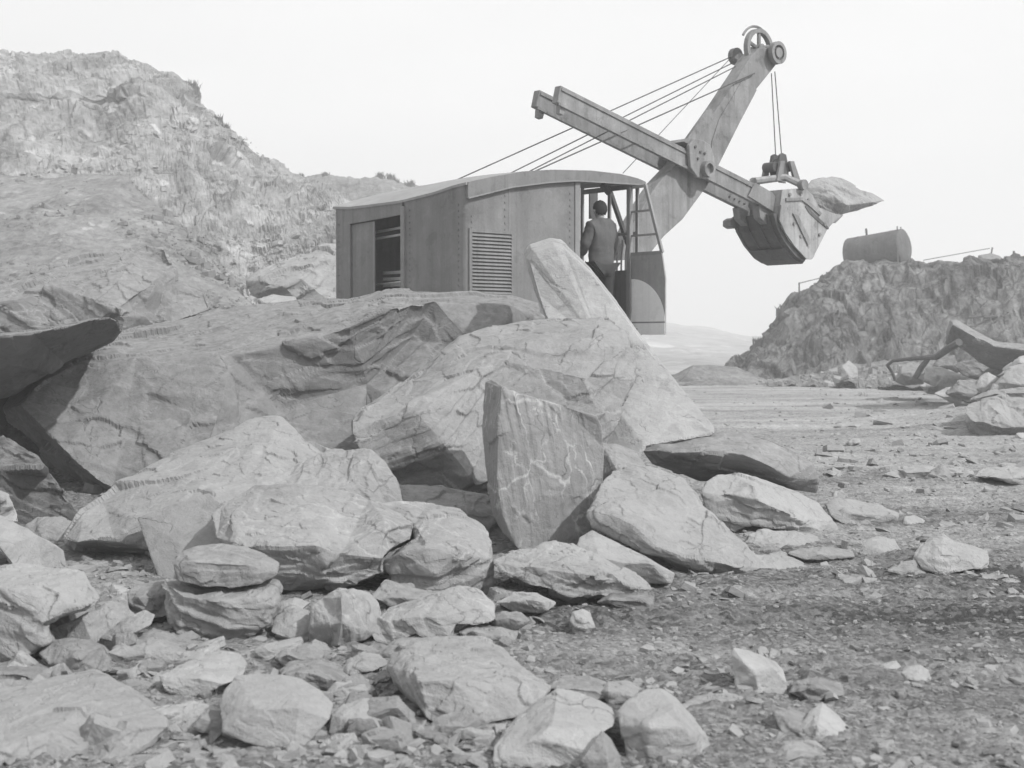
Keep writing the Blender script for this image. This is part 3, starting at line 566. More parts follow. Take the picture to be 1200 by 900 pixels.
rock('boulder', 'tipped diamond-shaped pale stone in the foreground', B, 6.0, .35,
     [(935, 856, .12), (948, 834, .25), (964, 824, .32), (980, 836, .28), (1001, 858, .18), (990, 866, .08), (972, 878, .0), (955, 868, .02)], [[(935, 856, .12), (958, 850, .05), (964, 824, .32)], [(958, 850, .05), (972, 878, 0)]], vein=.1, tone=.40, rough=.5)
rock('rock', 'dark muddy slab leaning on the tipped diamond-shaped stone', 'rock', 6.05, .35,
     [(905, 834, .2), (925, 832, .25), (945, 838, .25), (958, 852, .15), (970, 876, .02), (945, 872, .0), (915, 862, .03)], [[(905, 834, .2), (935, 850, .05), (945, 872, 0)]], vein=.1, tone=.23)
rock('boulder', 'muddy flat boulder lying between the bright-edged stone and the dark muddy slab', B, 6.35, .5,
     [(795, 828, .15), (815, 818, .3), (850, 814, .35), (880, 818, .35), (905, 830, .25), (912, 848, .1), (900, 862, .0), (870, 864, .0), (840, 858, .0), (812, 844, .05)], [[(795, 828, .15), (840, 838, .08), (880, 846, .05), (912, 848, .1)]], vein=.15, tone=.27)
rock('rock', 'dark notched stone by itself near the long flat stone', 'rock', 6.55, .3,
     [(1149, 828, .12), (1153, 821, .18), (1180, 824, .22), (1210, 824, .2), (1215, 838, .05), (1185, 843, .0), (1155, 841, .0)], [[(1149, 828, .12), (1180, 834, .05), (1215, 838, .05)]], vein=.1, tone=.24)
rock('rock', 'small bright rounded stone half sunk in the track', 'rock', 7.1, .25,
     [(1056, 788, .08), (1064, 782, .14), (1078, 780, .16), (1088, 786, .12), (1090, 798, .04), (1078, 802, .0), (1062, 797, .02)], [[(1056, 788, .08), (1074, 790, .03), (1090, 798, .04)]], vein=.1, tone=.41)
rock('rock', 'pointed grey stone beside the small bright rounded stone', 'rock', 7.3, .25,
     [(1020, 790, .08), (1034, 778, .14), (1050, 774, .16), (1056, 782, .1), (1042, 790, .02), (1028, 793, .0)], [[(1020, 790, .08), (1038, 786, .03), (1056, 782, .1)]], vein=.1, tone=.33)
# back left, behind the long dark boulder
rock('boulder', 'towering layered boulder below the scree, cut by the picture edge', B, 19.5, 3.0,
     [(-120, 345, 1.8), (0, 338, 1.8), (30, 326, 2.0), (62, 312, 2.3), (100, 302, 2.5), (140, 293, 2.8), (165, 290, 2.8), (195, 292, 2.6), (202, 310, 2.4), (206, 330, 2.2), (240, 342, 2.2), (248, 362, 2.0), (200, 380, 1.5), (140, 398, 1.0), (60, 408, .6), (-120, 420, .6)],
     [[(143, 293, 2.8), (138, 330, 1.2), (140, 360, .6), (142, 395, .8)], [(-120, 372, .9), (20, 352, 1.0), (62, 336, 1.2), (138, 330, 1.2)], [(202, 310, 2.4), (170, 340, 1.3), (142, 372, .7)]],
     sdir=(.3, -.5, .8), vein=.5, tone=.22, step=.09, rough=1.5)
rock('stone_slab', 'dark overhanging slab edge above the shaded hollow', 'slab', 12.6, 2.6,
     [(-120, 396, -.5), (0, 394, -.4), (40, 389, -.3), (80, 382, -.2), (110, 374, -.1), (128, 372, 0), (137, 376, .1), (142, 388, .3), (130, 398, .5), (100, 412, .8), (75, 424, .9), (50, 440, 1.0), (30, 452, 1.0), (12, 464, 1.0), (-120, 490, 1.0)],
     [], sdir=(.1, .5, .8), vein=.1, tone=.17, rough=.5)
rock('boulder', 'deep rock at the back of the hollow, its shade painted in as a dark tone', B, 15.0, 1.5,
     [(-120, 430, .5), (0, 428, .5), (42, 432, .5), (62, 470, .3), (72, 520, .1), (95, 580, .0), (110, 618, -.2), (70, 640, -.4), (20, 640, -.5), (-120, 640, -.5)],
     [], sdir=(.4, .5, .8), vein=0, tone=.11, rough=1.0)  # near-black tone: the hollow's shade is put into the rock colour
rock('boulder', 'rock low in the hollow left of the longest boulder, coloured dark as if shaded', B, 12.1, .8,
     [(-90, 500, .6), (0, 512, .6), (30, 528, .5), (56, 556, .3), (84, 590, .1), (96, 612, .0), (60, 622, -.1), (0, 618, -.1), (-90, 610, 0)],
     [], sdir=(.4, .4, .8), vein=0, tone=.12, rough=1.2)  # sunlit here, so the shade is painted in with a very dark tone
rock('rock', 'crumbled pale rock lodged at the bottom of the hollow', 'rock', 11.8, .5,
     [(25, 628, .2), (45, 606, .4), (70, 604, .4), (90, 612, .3), (80, 632, .1), (66, 648, .0), (40, 640, .0)], [[(25, 628, .2), (55, 622, .1), (90, 612, .3)]], vein=.3, tone=.28, rough=1.5)
rock('rock', 'rough pale stone at the photo edge above the smooth wedge slab', 'rock', 11.0, .5,
     [(-60, 560, .2), (-10, 572, .3), (8, 578, .3), (18, 596, .2), (22, 612, .05), (0, 612, .0), (-60, 600, .0)], [], vein=.5, tone=.36, rough=1.4)
rock('boulder', 'layered boulder leaning behind the rear of the shovel house', B, 27, 2.5,
     [(290, 328, .8), (300, 320, 1.0), (325, 308, 1.3), (350, 300, 1.6), (385, 288, 2.0), (430, 285, 2.0), (435, 350, .5), (390, 356, .0), (350, 352, .0), (322, 350, .2), (298, 344, .5)],
     [[(290, 328, .8), (330, 335, .0), (352, 325, .2), (372, 305, .9), (430, 300, 1.2)], [(352, 325, .2), (350, 352, 0)]], sdir=(-.4, -.3, .85), vein=.4, tone=.31, step=.12, rough=1.6)
rock('rock', 'low light boulder between the scree and the leaning layered boulder', 'rock', 24, 1.2,
     [(303, 352, .4), (320, 346, .7), (345, 348, .7), (352, 360, .4), (340, 372, .0), (312, 370, .0)], [[(303, 352, .4), (325, 358, .1), (352, 360, .4)]], vein=.3, tone=.36)
# gap fillers low on the left
rock('rock', 'short log-like round-ended stone in the lower rubble', 'rock', 7.2, .4,
     [(48, 766, .2), (62, 752, .28), (82, 748, .3), (105, 750, .28), (122, 758, .2), (132, 772, .1), (128, 786, .0), (105, 792, -.02), (82, 786, .0), (58, 778, .1)], [[(82, 748, .3), (92, 768, .02), (105, 792, -.02)]], vein=.1, tone=.25)
rock('rock', 'small tilted square stone with a dark face behind the log-like stone', 'rock', 8.3, .4,
     [(146, 696, .2), (160, 686, .28), (192, 681, .3), (199, 700, .2), (200, 722, .05), (180, 724, .0), (160, 722, .05), (148, 712, .1)], [[(146, 696, .2), (162, 700, .0), (199, 700, .2)], [(162, 700, 0), (160, 722, .05)]], vein=.1, tone=.23)
rock('rock', 'layered pale stone sloping down from the tilted square stone', 'rock', 8.0, .4,
     [(94, 742, .05), (104, 722, .2), (125, 706, .32), (146, 694, .38), (150, 712, .28), (160, 724, .15), (135, 738, .03), (112, 750, .0)], [[(94, 742, .05), (125, 728, .1), (150, 712, .28)]], vein=.4, tone=.30, rough=1.3, step=.02)
rock('rock', 'thin tongue-shaped stone wedged in front of the tilted square stone', 'rock', 7.7, .3,
     [(117, 748, .05), (130, 738, .12), (150, 724, .2), (170, 715, .24), (181, 720, .2), (176, 732, .1), (158, 742, .03), (136, 753, .0)], [[(117, 748, .05), (150, 736, .06), (181, 720, .2)]], vein=.3, tone=.30, step=.018)
rock('rock', 'shaded layered stone beneath the blunt pale boulder', 'rock', 8.1, .5,
     [(48, 728, .1), (62, 716, .25), (82, 706, .35), (108, 700, .4), (112, 716, .3), (98, 736, .1), (86, 744, .0), (62, 744, .0)], [[(48, 728, .1), (80, 722, .1), (112, 716, .3)]], vein=.1, tone=.25, rough=1.4, step=.02)
rock('rock', 'broad flat stone under the squarish layered stone', 'rock', 7.55, .5,
     [(132, 762, .1), (150, 746, .3), (180, 740, .4), (210, 748, .4), (250, 760, .35), (300, 756, .35), (325, 752, .3), (326, 768, .1), (300, 776, .02), (250, 778, .0), (190, 780, .0), (150, 776, .0)], [[(132, 762, .1), (190, 762, .1), (260, 768, .1), (326, 768, .1)]], vein=.3, tone=.28, rough=1.2)
rock('rock', 'pale wedge stone leaning on the cube-like stone', 'rock', 7.95, .3,
     [(318, 740, .1), (325, 722, .25), (345, 712, .3), (362, 715, .3), (365, 735, .15), (362, 752, .02), (338, 748, .02)], [[(318, 740, .1), (345, 732, .08), (365, 735, .15)]], vein=.1, tone=.34, rough=.6)
rock('rock', 'small pointed pale stone under the wide veined block', 'rock', 8.4, .3,
     [(320, 718, .1), (328, 706, .2), (345, 700, .25), (365, 706, .25), (352, 716, .1), (335, 724, .0)], [[(320, 718, .1), (340, 714, .06), (365, 706, .25)]], vein=.1, tone=.33)
rock('rock', 'flaky stone with pale crumbs in front of the cube-like stone', 'rock', 7.2, .3,
     [(398, 788, .08), (405, 774, .18), (425, 764, .26), (445, 768, .24), (452, 776, .15), (435, 786, .03), (412, 792, .0)], [[(398, 788, .08), (425, 778, .06), (452, 776, .15)]], vein=.4, tone=.32, rough=1.5)
rock('rock', 'thin wedge stone beside the ragged low boulder', 'rock', 6.75, .3,
     [(385, 812, .08), (395, 800, .18), (415, 793, .24), (438, 798, .2), (430, 810, .08), (402, 822, .0)], [[(385, 812, .08), (410, 807, .05), (438, 798, .2)]], vein=.3, tone=.33)
rock('rock', 'low dark rock jammed between the wide boulders above the cube-like stone', 'rock', 8.9, .6,
     [(440, 700, .1), (455, 680, .3), (490, 690, .35), (540, 696, .4), (575, 704, .35), (584, 722, .15), (540, 726, .0), (480, 722, .0)], [], vein=.4, tone=.28)
rock('boulder', 'dim ledge of rock behind the upright block, mostly in shade', B, 11.9, .9,
     [(445, 584, .3), (470, 572, .4), (520, 574, .45), (570, 580, .4), (600, 600, .3), (610, 640, .0), (575, 652, -.1), (520, 640, 0), (470, 620, .1)], [[(445, 584, .3), (520, 596, .1), (600, 600, .3)]], vein=.4, tone=.25, rough=1.3, step=.05)
rock('rock', 'sharp dark wedge under the leaning slab beside the upright block', 'rock', 12.0, .7,
     [(696, 560, .2), (704, 520, .4), (722, 520, .4), (748, 532, .4), (760, 552, .2), (735, 570, .1), (712, 590, .0), (698, 600, .0)], [[(704, 520, .4), (722, 550, .0), (712, 590, .0)]], vein=.5, tone=.26, rough=.8)
rock('rock', 'smooth low stone peeping out under the wide dusty boulder', 'rock', 9.9, .5,
     [(672, 650, .15), (680, 630, .3), (694, 622, .35), (722, 636, .3), (760, 655, .2), (790, 672, .1), (785, 684, .0), (745, 682, .0), (712, 668, .02)], [], vein=.1, tone=.33, rough=.5)
rock('rock', 'small flat-topped block standing before the splintered low boulder', 'rock', 8.35, .22,
     [(670, 728, .05), (671, 718, .1), (682, 714, .14), (692, 718, .14), (697, 734, .06), (688, 746, .0), (672, 743, .0)], [[(671, 718, .1), (682, 724, .0), (697, 734, .06)]], vein=.3, tone=.33)
rock('rock', 'blocky pale stone next to the plank-like slab', 'rock', 11.3, .4,
     [(1008, 648, .1), (1010, 634, .25), (1030, 629, .3), (1048, 632, .3), (1056, 646, .15), (1044, 655, .02), (1018, 657, .0)], [[(1008, 648, .1), (1030, 643, .06), (1056, 646, .15)]], vein=.1, tone=.34)
rock('rock', 'pale broken stones edge below the low shadowed boulder', 'rock', 11.5, .5,
     [(868, 640, .1), (876, 628, .25), (900, 622, .35), (935, 624, .35), (962, 630, .3), (966, 642, .1), (935, 646, .02), (890, 648, .0)], [[(868, 640, .1), (910, 637, .08), (966, 642, .1)]], vein=.1, tone=.33, rough=1.6)
rock('rock', 'flattened pale stone edging the wide dusty boulder on its far side', 'rock', 10.7, .5,
     [(868, 664, .1), (885, 650, .3), (915, 648, .35), (945, 664, .25), (958, 678, .1), (930, 686, .0), (890, 682, .0)], [[(868, 664, .1), (910, 668, .1), (958, 678, .1)]], vein=.1, tone=.32, rough=1.3)
rock('rock', 'small thin stone standing on edge in the open floor', 'rock', 15.2, .15,
     [(1052, 592, .05), (1058, 600, .0), (1068, 612, 0), (1076, 616, .0), (1072, 602, .1), (1060, 588, .1)], [], vein=.1, tone=.36)
rock('rock', 'pair-backed block of stone beyond the thin layered slab', 'rock', 13.1, .4,
     [(1056, 622, .1), (1060, 606, .25), (1072, 604, .3), (1084, 610, .25), (1080, 622, .1), (1068, 626, .0)], [[(1060, 606, .25), (1068, 626, .0)]], vein=.1, tone=.34)
# rubble heap at mid distance on the other side
rock('stone_slab', 'dark tilted slab with a pale rim on the far rubble heap', 'slab', 34, 1.6,
     [(1107, 403, .3), (1108, 385, .5), (1113, 375, .7), (1120, 375, .7), (1146, 390, .6), (1170, 402, .6), (1200, 405, .6), (1250, 410, .6), (1250, 442, .3), (1192, 441, 1.2), (1165, 433, 1.2), (1148, 424, 1.1), (1134, 414, 1.0), (1120, 404, .8)],
     [[(1116, 379, .0), (1145, 396, .0), (1168, 406, .0), (1250, 416, .2)], [(1107, 403, .3), (1116, 379, 0)]], sdir=(.3, .3, .9), vein=.6, tone=.22, rough=.9)
rock('rock', 'pale jagged block leaning under the dark tilted slab', 'rock', 36, 1.4,
     [(1082, 446, .2), (1086, 430, .4), (1100, 430, .5), (1126, 440, .5), (1150, 448, .4), (1150, 460, .0), (1122, 458, .0), (1096, 452, .0)], [[(1086, 430, .4), (1098, 440, .0), (1096, 452, 0)]], vein=.3, tone=.38, rough=1.3)
rock('rock', 'bright rounded rock in the middle of the far rubble heap', 'rock', 31, 1.0,
     [(1140, 456, .2), (1148, 442, .4), (1158, 436, .5), (1172, 444, .4), (1168, 458, .1), (1152, 466, .0)], [[(1140, 456, .2), (1158, 452, .0), (1172, 444, .4)]], vein=.1, tone=.38)
rock('rock', 'big square rock at the top of the near side of the far rubble heap', 'rock', 29, 1.5,
     [(1152, 466, .1), (1170, 448, .3), (1190, 432, .5), (1215, 422, .6), (1250, 420, .6), (1250, 468, .0), (1190, 468, .0)], [[(1170, 448, .3), (1190, 450, .0), (1250, 446, .1)]], vein=.2, tone=.34)
rock('stone_slab', 'light flat slab lying in front of the far rubble heap', 'slab', 33, .9,
     [(1094, 461, .2), (1108, 455, .6), (1126, 452, .8), (1146, 463, .7), (1143, 474, .1), (1122, 476, .0), (1106, 468, .0)], [], vein=.1, tone=.40, rough=.6)
rock('boulder', 'lowest and nearest boulder of the far rubble heap, dark below', B, 24.8, 1.6,
     [(1130, 494, .2), (1133, 484, .4), (1150, 471, .8), (1172, 466, 1.0), (1200, 465, 1.0), (1250, 468, 1.0), (1250, 512, .1), (1192, 513, .0), (1150, 509, .05), (1136, 503, .1)],
     [[(1130, 494, .2), (1152, 494, -.1), (1175, 502, .0), (1250, 500, .0)], [(1150, 471, .8), (1165, 480, .2), (1190, 500, 0)]], vein=.3, tone=.29, rough=1.6, step=.12)
rock('rock', 'tiny bright block at the foot of the far rubble heap', 'rock', 24, .5,
     [(1188, 516, .1), (1191, 508, .2), (1204, 507, .25), (1216, 510, .2), (1214, 519, .0), (1198, 520, .0)], [], vein=.1, tone=.38)
rock('rock', 'squat grey block at the foot of the streaked cliff', 'rock', 52, 1.5,
     [(1052, 448, .2), (1055, 429, .5), (1068, 424, .7), (1082, 430, .5), (1083, 449, .2)], [[(1055, 429, .5), (1060, 449, 0)]], vein=.1, tone=.24)
rock('rock', 'stump-shaped pale block at the foot of the streaked cliff', 'rock', 53, 1.2,
     [(984, 444, .1), (986, 428, .4), (995, 423, .6), (1004, 430, .4), (1006, 445, .1)], [[(995, 423, .6), (996, 445, 0)]], vein=.1, tone=.34)
rock('rock', 'jagged dark rock at the foot of the distant spoil bank', 'rock', 55, 1.5,
     [(796, 448, .0), (802, 440, .2), (812, 430, .6), (824, 434, .5), (838, 440, .3), (845, 448, .0)], [[(812, 430, .6), (816, 448, 0)]], vein=.1, tone=.16, rough=1.4)
rock('rock', 'flat boulder on top of the streaked cliff', 'rock', 62, 1.2,
     [(1144, 308, .2), (1146, 300, .5), (1160, 297, .7), (1172, 300, .5), (1178, 309, .2)], [], vein=.1, tone=.2)

H = [('thick slab lying flat just above the lowest boulder of the far heap', 'stone_slab', 27, 1.0, .31, [(1146, 470, .2), (1160, 460, .5), (1195, 456, .6), (1250, 458, .6), (1250, 472, .1), (1190, 474, .0), (1160, 476, .0)]),
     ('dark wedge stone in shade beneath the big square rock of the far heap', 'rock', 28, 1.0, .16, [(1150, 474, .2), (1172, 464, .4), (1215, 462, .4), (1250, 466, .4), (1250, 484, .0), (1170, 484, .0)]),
     ('grey rock behind the bent dark pipe', 'rock', 40, 1.6, .22, [(1048, 446, .2), (1056, 430, .5), (1076, 426, .6), (1084, 436, .5), (1084, 450, .0), (1060, 452, .0)]),
     ('pointed rock rising behind the bright rounded rock of the far heap', 'rock', 35, 1.4, .24, [(1150, 440, .2), (1166, 428, .4), (1184, 436, .4), (1196, 446, .3), (1180, 456, .0), (1156, 452, .0)]),
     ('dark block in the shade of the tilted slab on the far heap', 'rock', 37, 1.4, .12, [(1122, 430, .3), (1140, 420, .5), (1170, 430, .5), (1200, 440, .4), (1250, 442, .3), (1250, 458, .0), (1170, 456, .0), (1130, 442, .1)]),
     ('low jagged slab beside the light flat slab of the far heap', 'stone_slab', 30, 1.0, .3, [(1136, 478, .1), (1144, 470, .4), (1165, 468, .5), (1172, 476, .2), (1160, 486, .0), (1142, 486, .0)]),
     ('broad broken slab spilling toward the floor below the bent pipe', 'stone_slab', 38, 1.2, .34, [(1078, 452, .3), (1092, 446, .6), (1116, 452, .6), (1124, 460, .3), (1106, 464, .0), (1086, 460, .1)]),
     ('flat oval slate lying alone in the middle of the open floor', 'stone_slab', 27.5, .5, .34, [(978, 500, .1), (984, 496, .4), (1000, 495, .5), (1010, 498, .3), (1006, 502, .0), (986, 503, .0)]),
     ('second flat slate nearer the boulders on the open floor', 'stone_slab', 23, .5, .33, [(990, 520, .1), (998, 514, .3), (1008, 514, .3), (1008, 519, .1), (996, 523, .0)]),
     ('wide thin slab lying across the floor behind the plank-like slab', 'stone_slab', 17.5, .8, .34, [(1035, 556, .2), (1050, 549, .6), (1090, 547, .8), (1138, 550, .8), (1142, 557, .3), (1110, 561, .0), (1060, 562, .0)]),
     ('long low ridge of pale slab near the edge of the photo', 'stone_slab', 16.5, .8, .36, [(1142, 558, .2), (1155, 550, .5), (1200, 548, .7), (1250, 550, .7), (1250, 566, .0), (1180, 566, .0)]),
     ('dark tilted shard against the wide thin slab', 'rock', 17, .5, .24, [(1078, 566, .1), (1092, 552, .3), (1104, 544, .4), (1112, 552, .3), (1118, 566, .0), (1096, 570, .0)]),
     ('thin bright slab by the photo edge level with the lone pale boulder', 'stone_slab', 9.3, .5, .38, [(1160, 708, .05), (1175, 700, .2), (1210, 698, .3), (1250, 700, .3), (1250, 708, .0), (1190, 712, .0)])]
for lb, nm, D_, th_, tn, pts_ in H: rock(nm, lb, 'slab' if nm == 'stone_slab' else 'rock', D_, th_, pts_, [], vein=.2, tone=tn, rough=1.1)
H = [('grey slab wedged under the overhang of the blunt pale boulder', 'rock', 7.9, .4, .20, [(22, 752, .1), (40, 738, .3), (60, 744, .2), (58, 760, .0), (30, 766, .0)]),
     ('flat dark slab under the log-like stone', 'stone_slab', 7.0, .5, .20, [(-20, 790, .1), (0, 778, .3), (40, 776, .4), (62, 784, .3), (58, 800, .0), (10, 806, .0), (-20, 804, 0)]),
     ('pointed triangular stone beside the log-like stone', 'rock', 7.05, .25, .26, [(56, 800, .0), (62, 786, .1), (74, 776, .18), (86, 790, .12), (84, 802, .0)]),
     ('mid grey slab lying between the pale slanting stone and the broad dusty slab', 'stone_slab', 6.95, .5, .24, [(128, 800, .2), (140, 790, .4), (165, 786, .5), (192, 794, .4), (206, 812, .2), (190, 826, .0), (160, 820, .0), (136, 812, .1)]),
     ('bright smooth flake resting on the broad dusty slab', 'rock', 6.2, .2, .36, [(158, 842, .1), (166, 834, .15), (180, 838, .15), (194, 852, .08), (186, 862, .0), (168, 858, .0)]),
     ('shaded stone tucked behind the smooth-faced angular stone', 'rock', 6.9, .4, .22, [(330, 790, .1), (345, 776, .3), (375, 772, .35), (398, 782, .3), (400, 800, .1), (384, 816, .0), (350, 800, .0)]),
     ('dark narrow stone beside the left flank of the ragged low boulder', 'rock', 7.0, .4, .18, [(440, 800, .1), (448, 786, .2), (462, 782, .3), (480, 812, .2), (484, 834, .0), (462, 836, .0), (446, 820, .0)]),
     ('dusty slab behind the ragged low boulder', 'stone_slab', 7.6, .5, .27, [(440, 768, .1), (462, 750, .3), (500, 744, .45), (540, 744, .45), (556, 752, .3), (520, 762, .0), (470, 774, .0)]),
     ('flat stone in front of the humped stone with the looping mark', 'rock', 7.9, .4, .28, [(540, 742, .1), (556, 732, .25), (585, 730, .3), (604, 738, .25), (600, 750, .0), (566, 756, .0)]),
     ('crooked dark stone before the humped stone', 'rock', 8.1, .3, .2, [(572, 726, .1), (588, 716, .2), (610, 718, .2), (618, 728, .1), (600, 738, .0), (580, 738, .0)]),
     ('pale ragged stone beneath the splintered low boulder', 'rock', 8.7, .4, .32, [(584, 706, .1), (600, 694, .3), (630, 696, .35), (652, 706, .3), (640, 716, .0), (604, 718, .0)]),
     ('dark wet-looking stone under the splintered low boulder', 'rock', 9.0, .4, .17, [(700, 706, .1), (716, 696, .3), (745, 694, .3), (768, 700, .2), (764, 712, .0), (724, 716, .0)]),
     ('brown grey stone leaning on the flat boulder under the stacked pair', 'rock', 7.4, .4, .25, [(322, 772, .1), (336, 758, .3), (362, 756, .3), (380, 766, .2), (372, 780, .0), (340, 784, .0)]),
     ('short slab propped between the cube-like stone and the humped stone', 'stone_slab', 8.2, .35, .24, [(428, 750, .1), (436, 736, .25), (452, 744, .2), (470, 758, .1), (450, 764, .0)]),
     ('weathered stone low in the gap under the long pale-topped boulder', 'rock', 9.8, .5, .22, [(96, 694, .1), (108, 676, .3), (140, 668, .4), (172, 672, .4), (182, 686, .2), (150, 700, .0), (118, 704, .0)]),
     ('half buried muddy stone between the two pale foreground stones and the track', 'rock', 6.6, .4, .24, [(640, 806, .1), (655, 794, .25), (690, 792, .3), (716, 802, .25), (712, 818, .0), (670, 822, .0)]),
     ('squat stone nestled behind the bright-edged foreground stone', 'rock', 6.6, .35, .28, [(700, 812, .1), (712, 800, .2), (736, 798, .25), (752, 808, .2), (740, 822, .0), (714, 824, .0)]),
     ('blocky grey stone at the bottom edge near the tipped diamond-shaped stone', 'rock', 5.7, .35, .26, [(905, 890, .1), (920, 870, .25), (955, 868, .3), (972, 884, .2), (968, 910, .0), (915, 910, .0)]),
     ('grey lump half sunk beside the small upright pale stone', 'rock', 6.65, .3, .22, [(924, 812, .1), (932, 798, .2), (960, 794, .25), (985, 802, .2), (990, 816, .0), (950, 822, .0)])]
for lb, nm, D_, th_, tn, pts_ in H: rock(nm, lb, 'slab' if nm == 'stone_slab' else 'rock', D_, th_, pts_, [], vein=.3, tone=tn, rough=1.1)

H = [('squat loose stone near the back edge of the longest boulder', 15.9, [(166, 416, .1), (170, 406, .2), (190, 402, .25), (206, 408, .2), (204, 417, .0)]),
     ('thin loose flake beside the squat stone lying on the longest boulder', 15.9, [(188, 420, .0), (204, 414, .15), (232, 408, .25), (252, 404, .3), (236, 414, .1), (216, 421, .0)]),
     ('small peaked stone standing on the pale top of the longest boulder', 16.4, [(230, 400, .0), (236, 388, .15), (250, 392, .2), (256, 399, .1), (244, 404, .0)]),
     ('tiny dark stone alone on the pale top of the longest boulder', 16.4, [(290, 402, .0), (292, 396, .1), (300, 396, .1), (302, 402, .0)])]
for lb, D_, pts_ in H: rock('rock', lb, 'rock', D_, .3, pts_, [], vein=.1, tone=.22)

H = [('stacked flat slab two layers up at the back of the far heap', 'stone_slab', 30.5, 1.4, .33, [(1168, 440, .2), (1182, 430, .6), (1210, 424, .8), (1250, 426, .8), (1250, 440, .1), (1200, 444, .0)]),
     ('long thin slab sticking out over the lowest boulder of the far heap', 'stone_slab', 26, 1.2, .26, [(1136, 470, .1), (1150, 462, .4), (1185, 456, .6), (1250, 452, .6), (1250, 462, .0), (1180, 468, .0)]),
     ('rough grey rock filling the middle of the far heap', 'rock', 31, 1.4, .2, [(1110, 462, .1), (1126, 446, .5), (1150, 446, .5), (1156, 462, .2), (1140, 474, .0)]),
     ('top slab of the far heap, pale and leaning back', 'stone_slab', 32.5, 1.4, .38, [(1176, 436, .2), (1196, 418, .6), (1250, 410, .8), (1250, 428, .1), (1200, 438, .0)]),
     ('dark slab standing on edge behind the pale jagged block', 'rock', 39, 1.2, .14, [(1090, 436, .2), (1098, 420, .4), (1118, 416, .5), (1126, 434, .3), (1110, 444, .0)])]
for lb, nm, D_, th_, tn, pts_ in H: rock(nm, lb, 'slab' if nm == 'stone_slab' else 'rock', D_, th_, pts_, [], vein=.2, tone=tn, rough=1.1)

# ------------------------------------------------------------------ power shovel
PSI = R(40); FW = Vector((math.cos(PSI), math.sin(PSI), 0)); LT = Vector((-math.sin(PSI), math.cos(PSI), 0))
C0 = P(545, 400, 18.0); C0.z = 0
T0, O0 = 1.6, 1.52
def on_side(px, py, o):                       # where a sight line meets the plane o = const of the machine -> (t, z)
    r = ray(px, py); b = C0 + LT * o
    # r*Y = b + F t : solve for t, Y
    # r.x*Y - F.x t = b.x ; Y - F.y t = b.y
    t = (r.x * b.y - b.x) / (FW.x - r.x * FW.y); Y = b.y + FW.y * t
    return t, EYE + r.z * Y
def on_cross(px, py, t):                      # ... the plane t = const -> (o, z)
    r = ray(px, py); b = C0 + FW * t
    o = (r.x * b.y - b.x) / (LT.x - r.x * LT.y); Y = b.y + LT.y * o
    return o, EYE + r.z * Y
shovel = empty('power_shovel', C0 + FW * T0 + LT * O0, PSI)
tag(shovel, 'old grey power shovel lifting a rock in its bucket behind the boulders', 'power shovel')
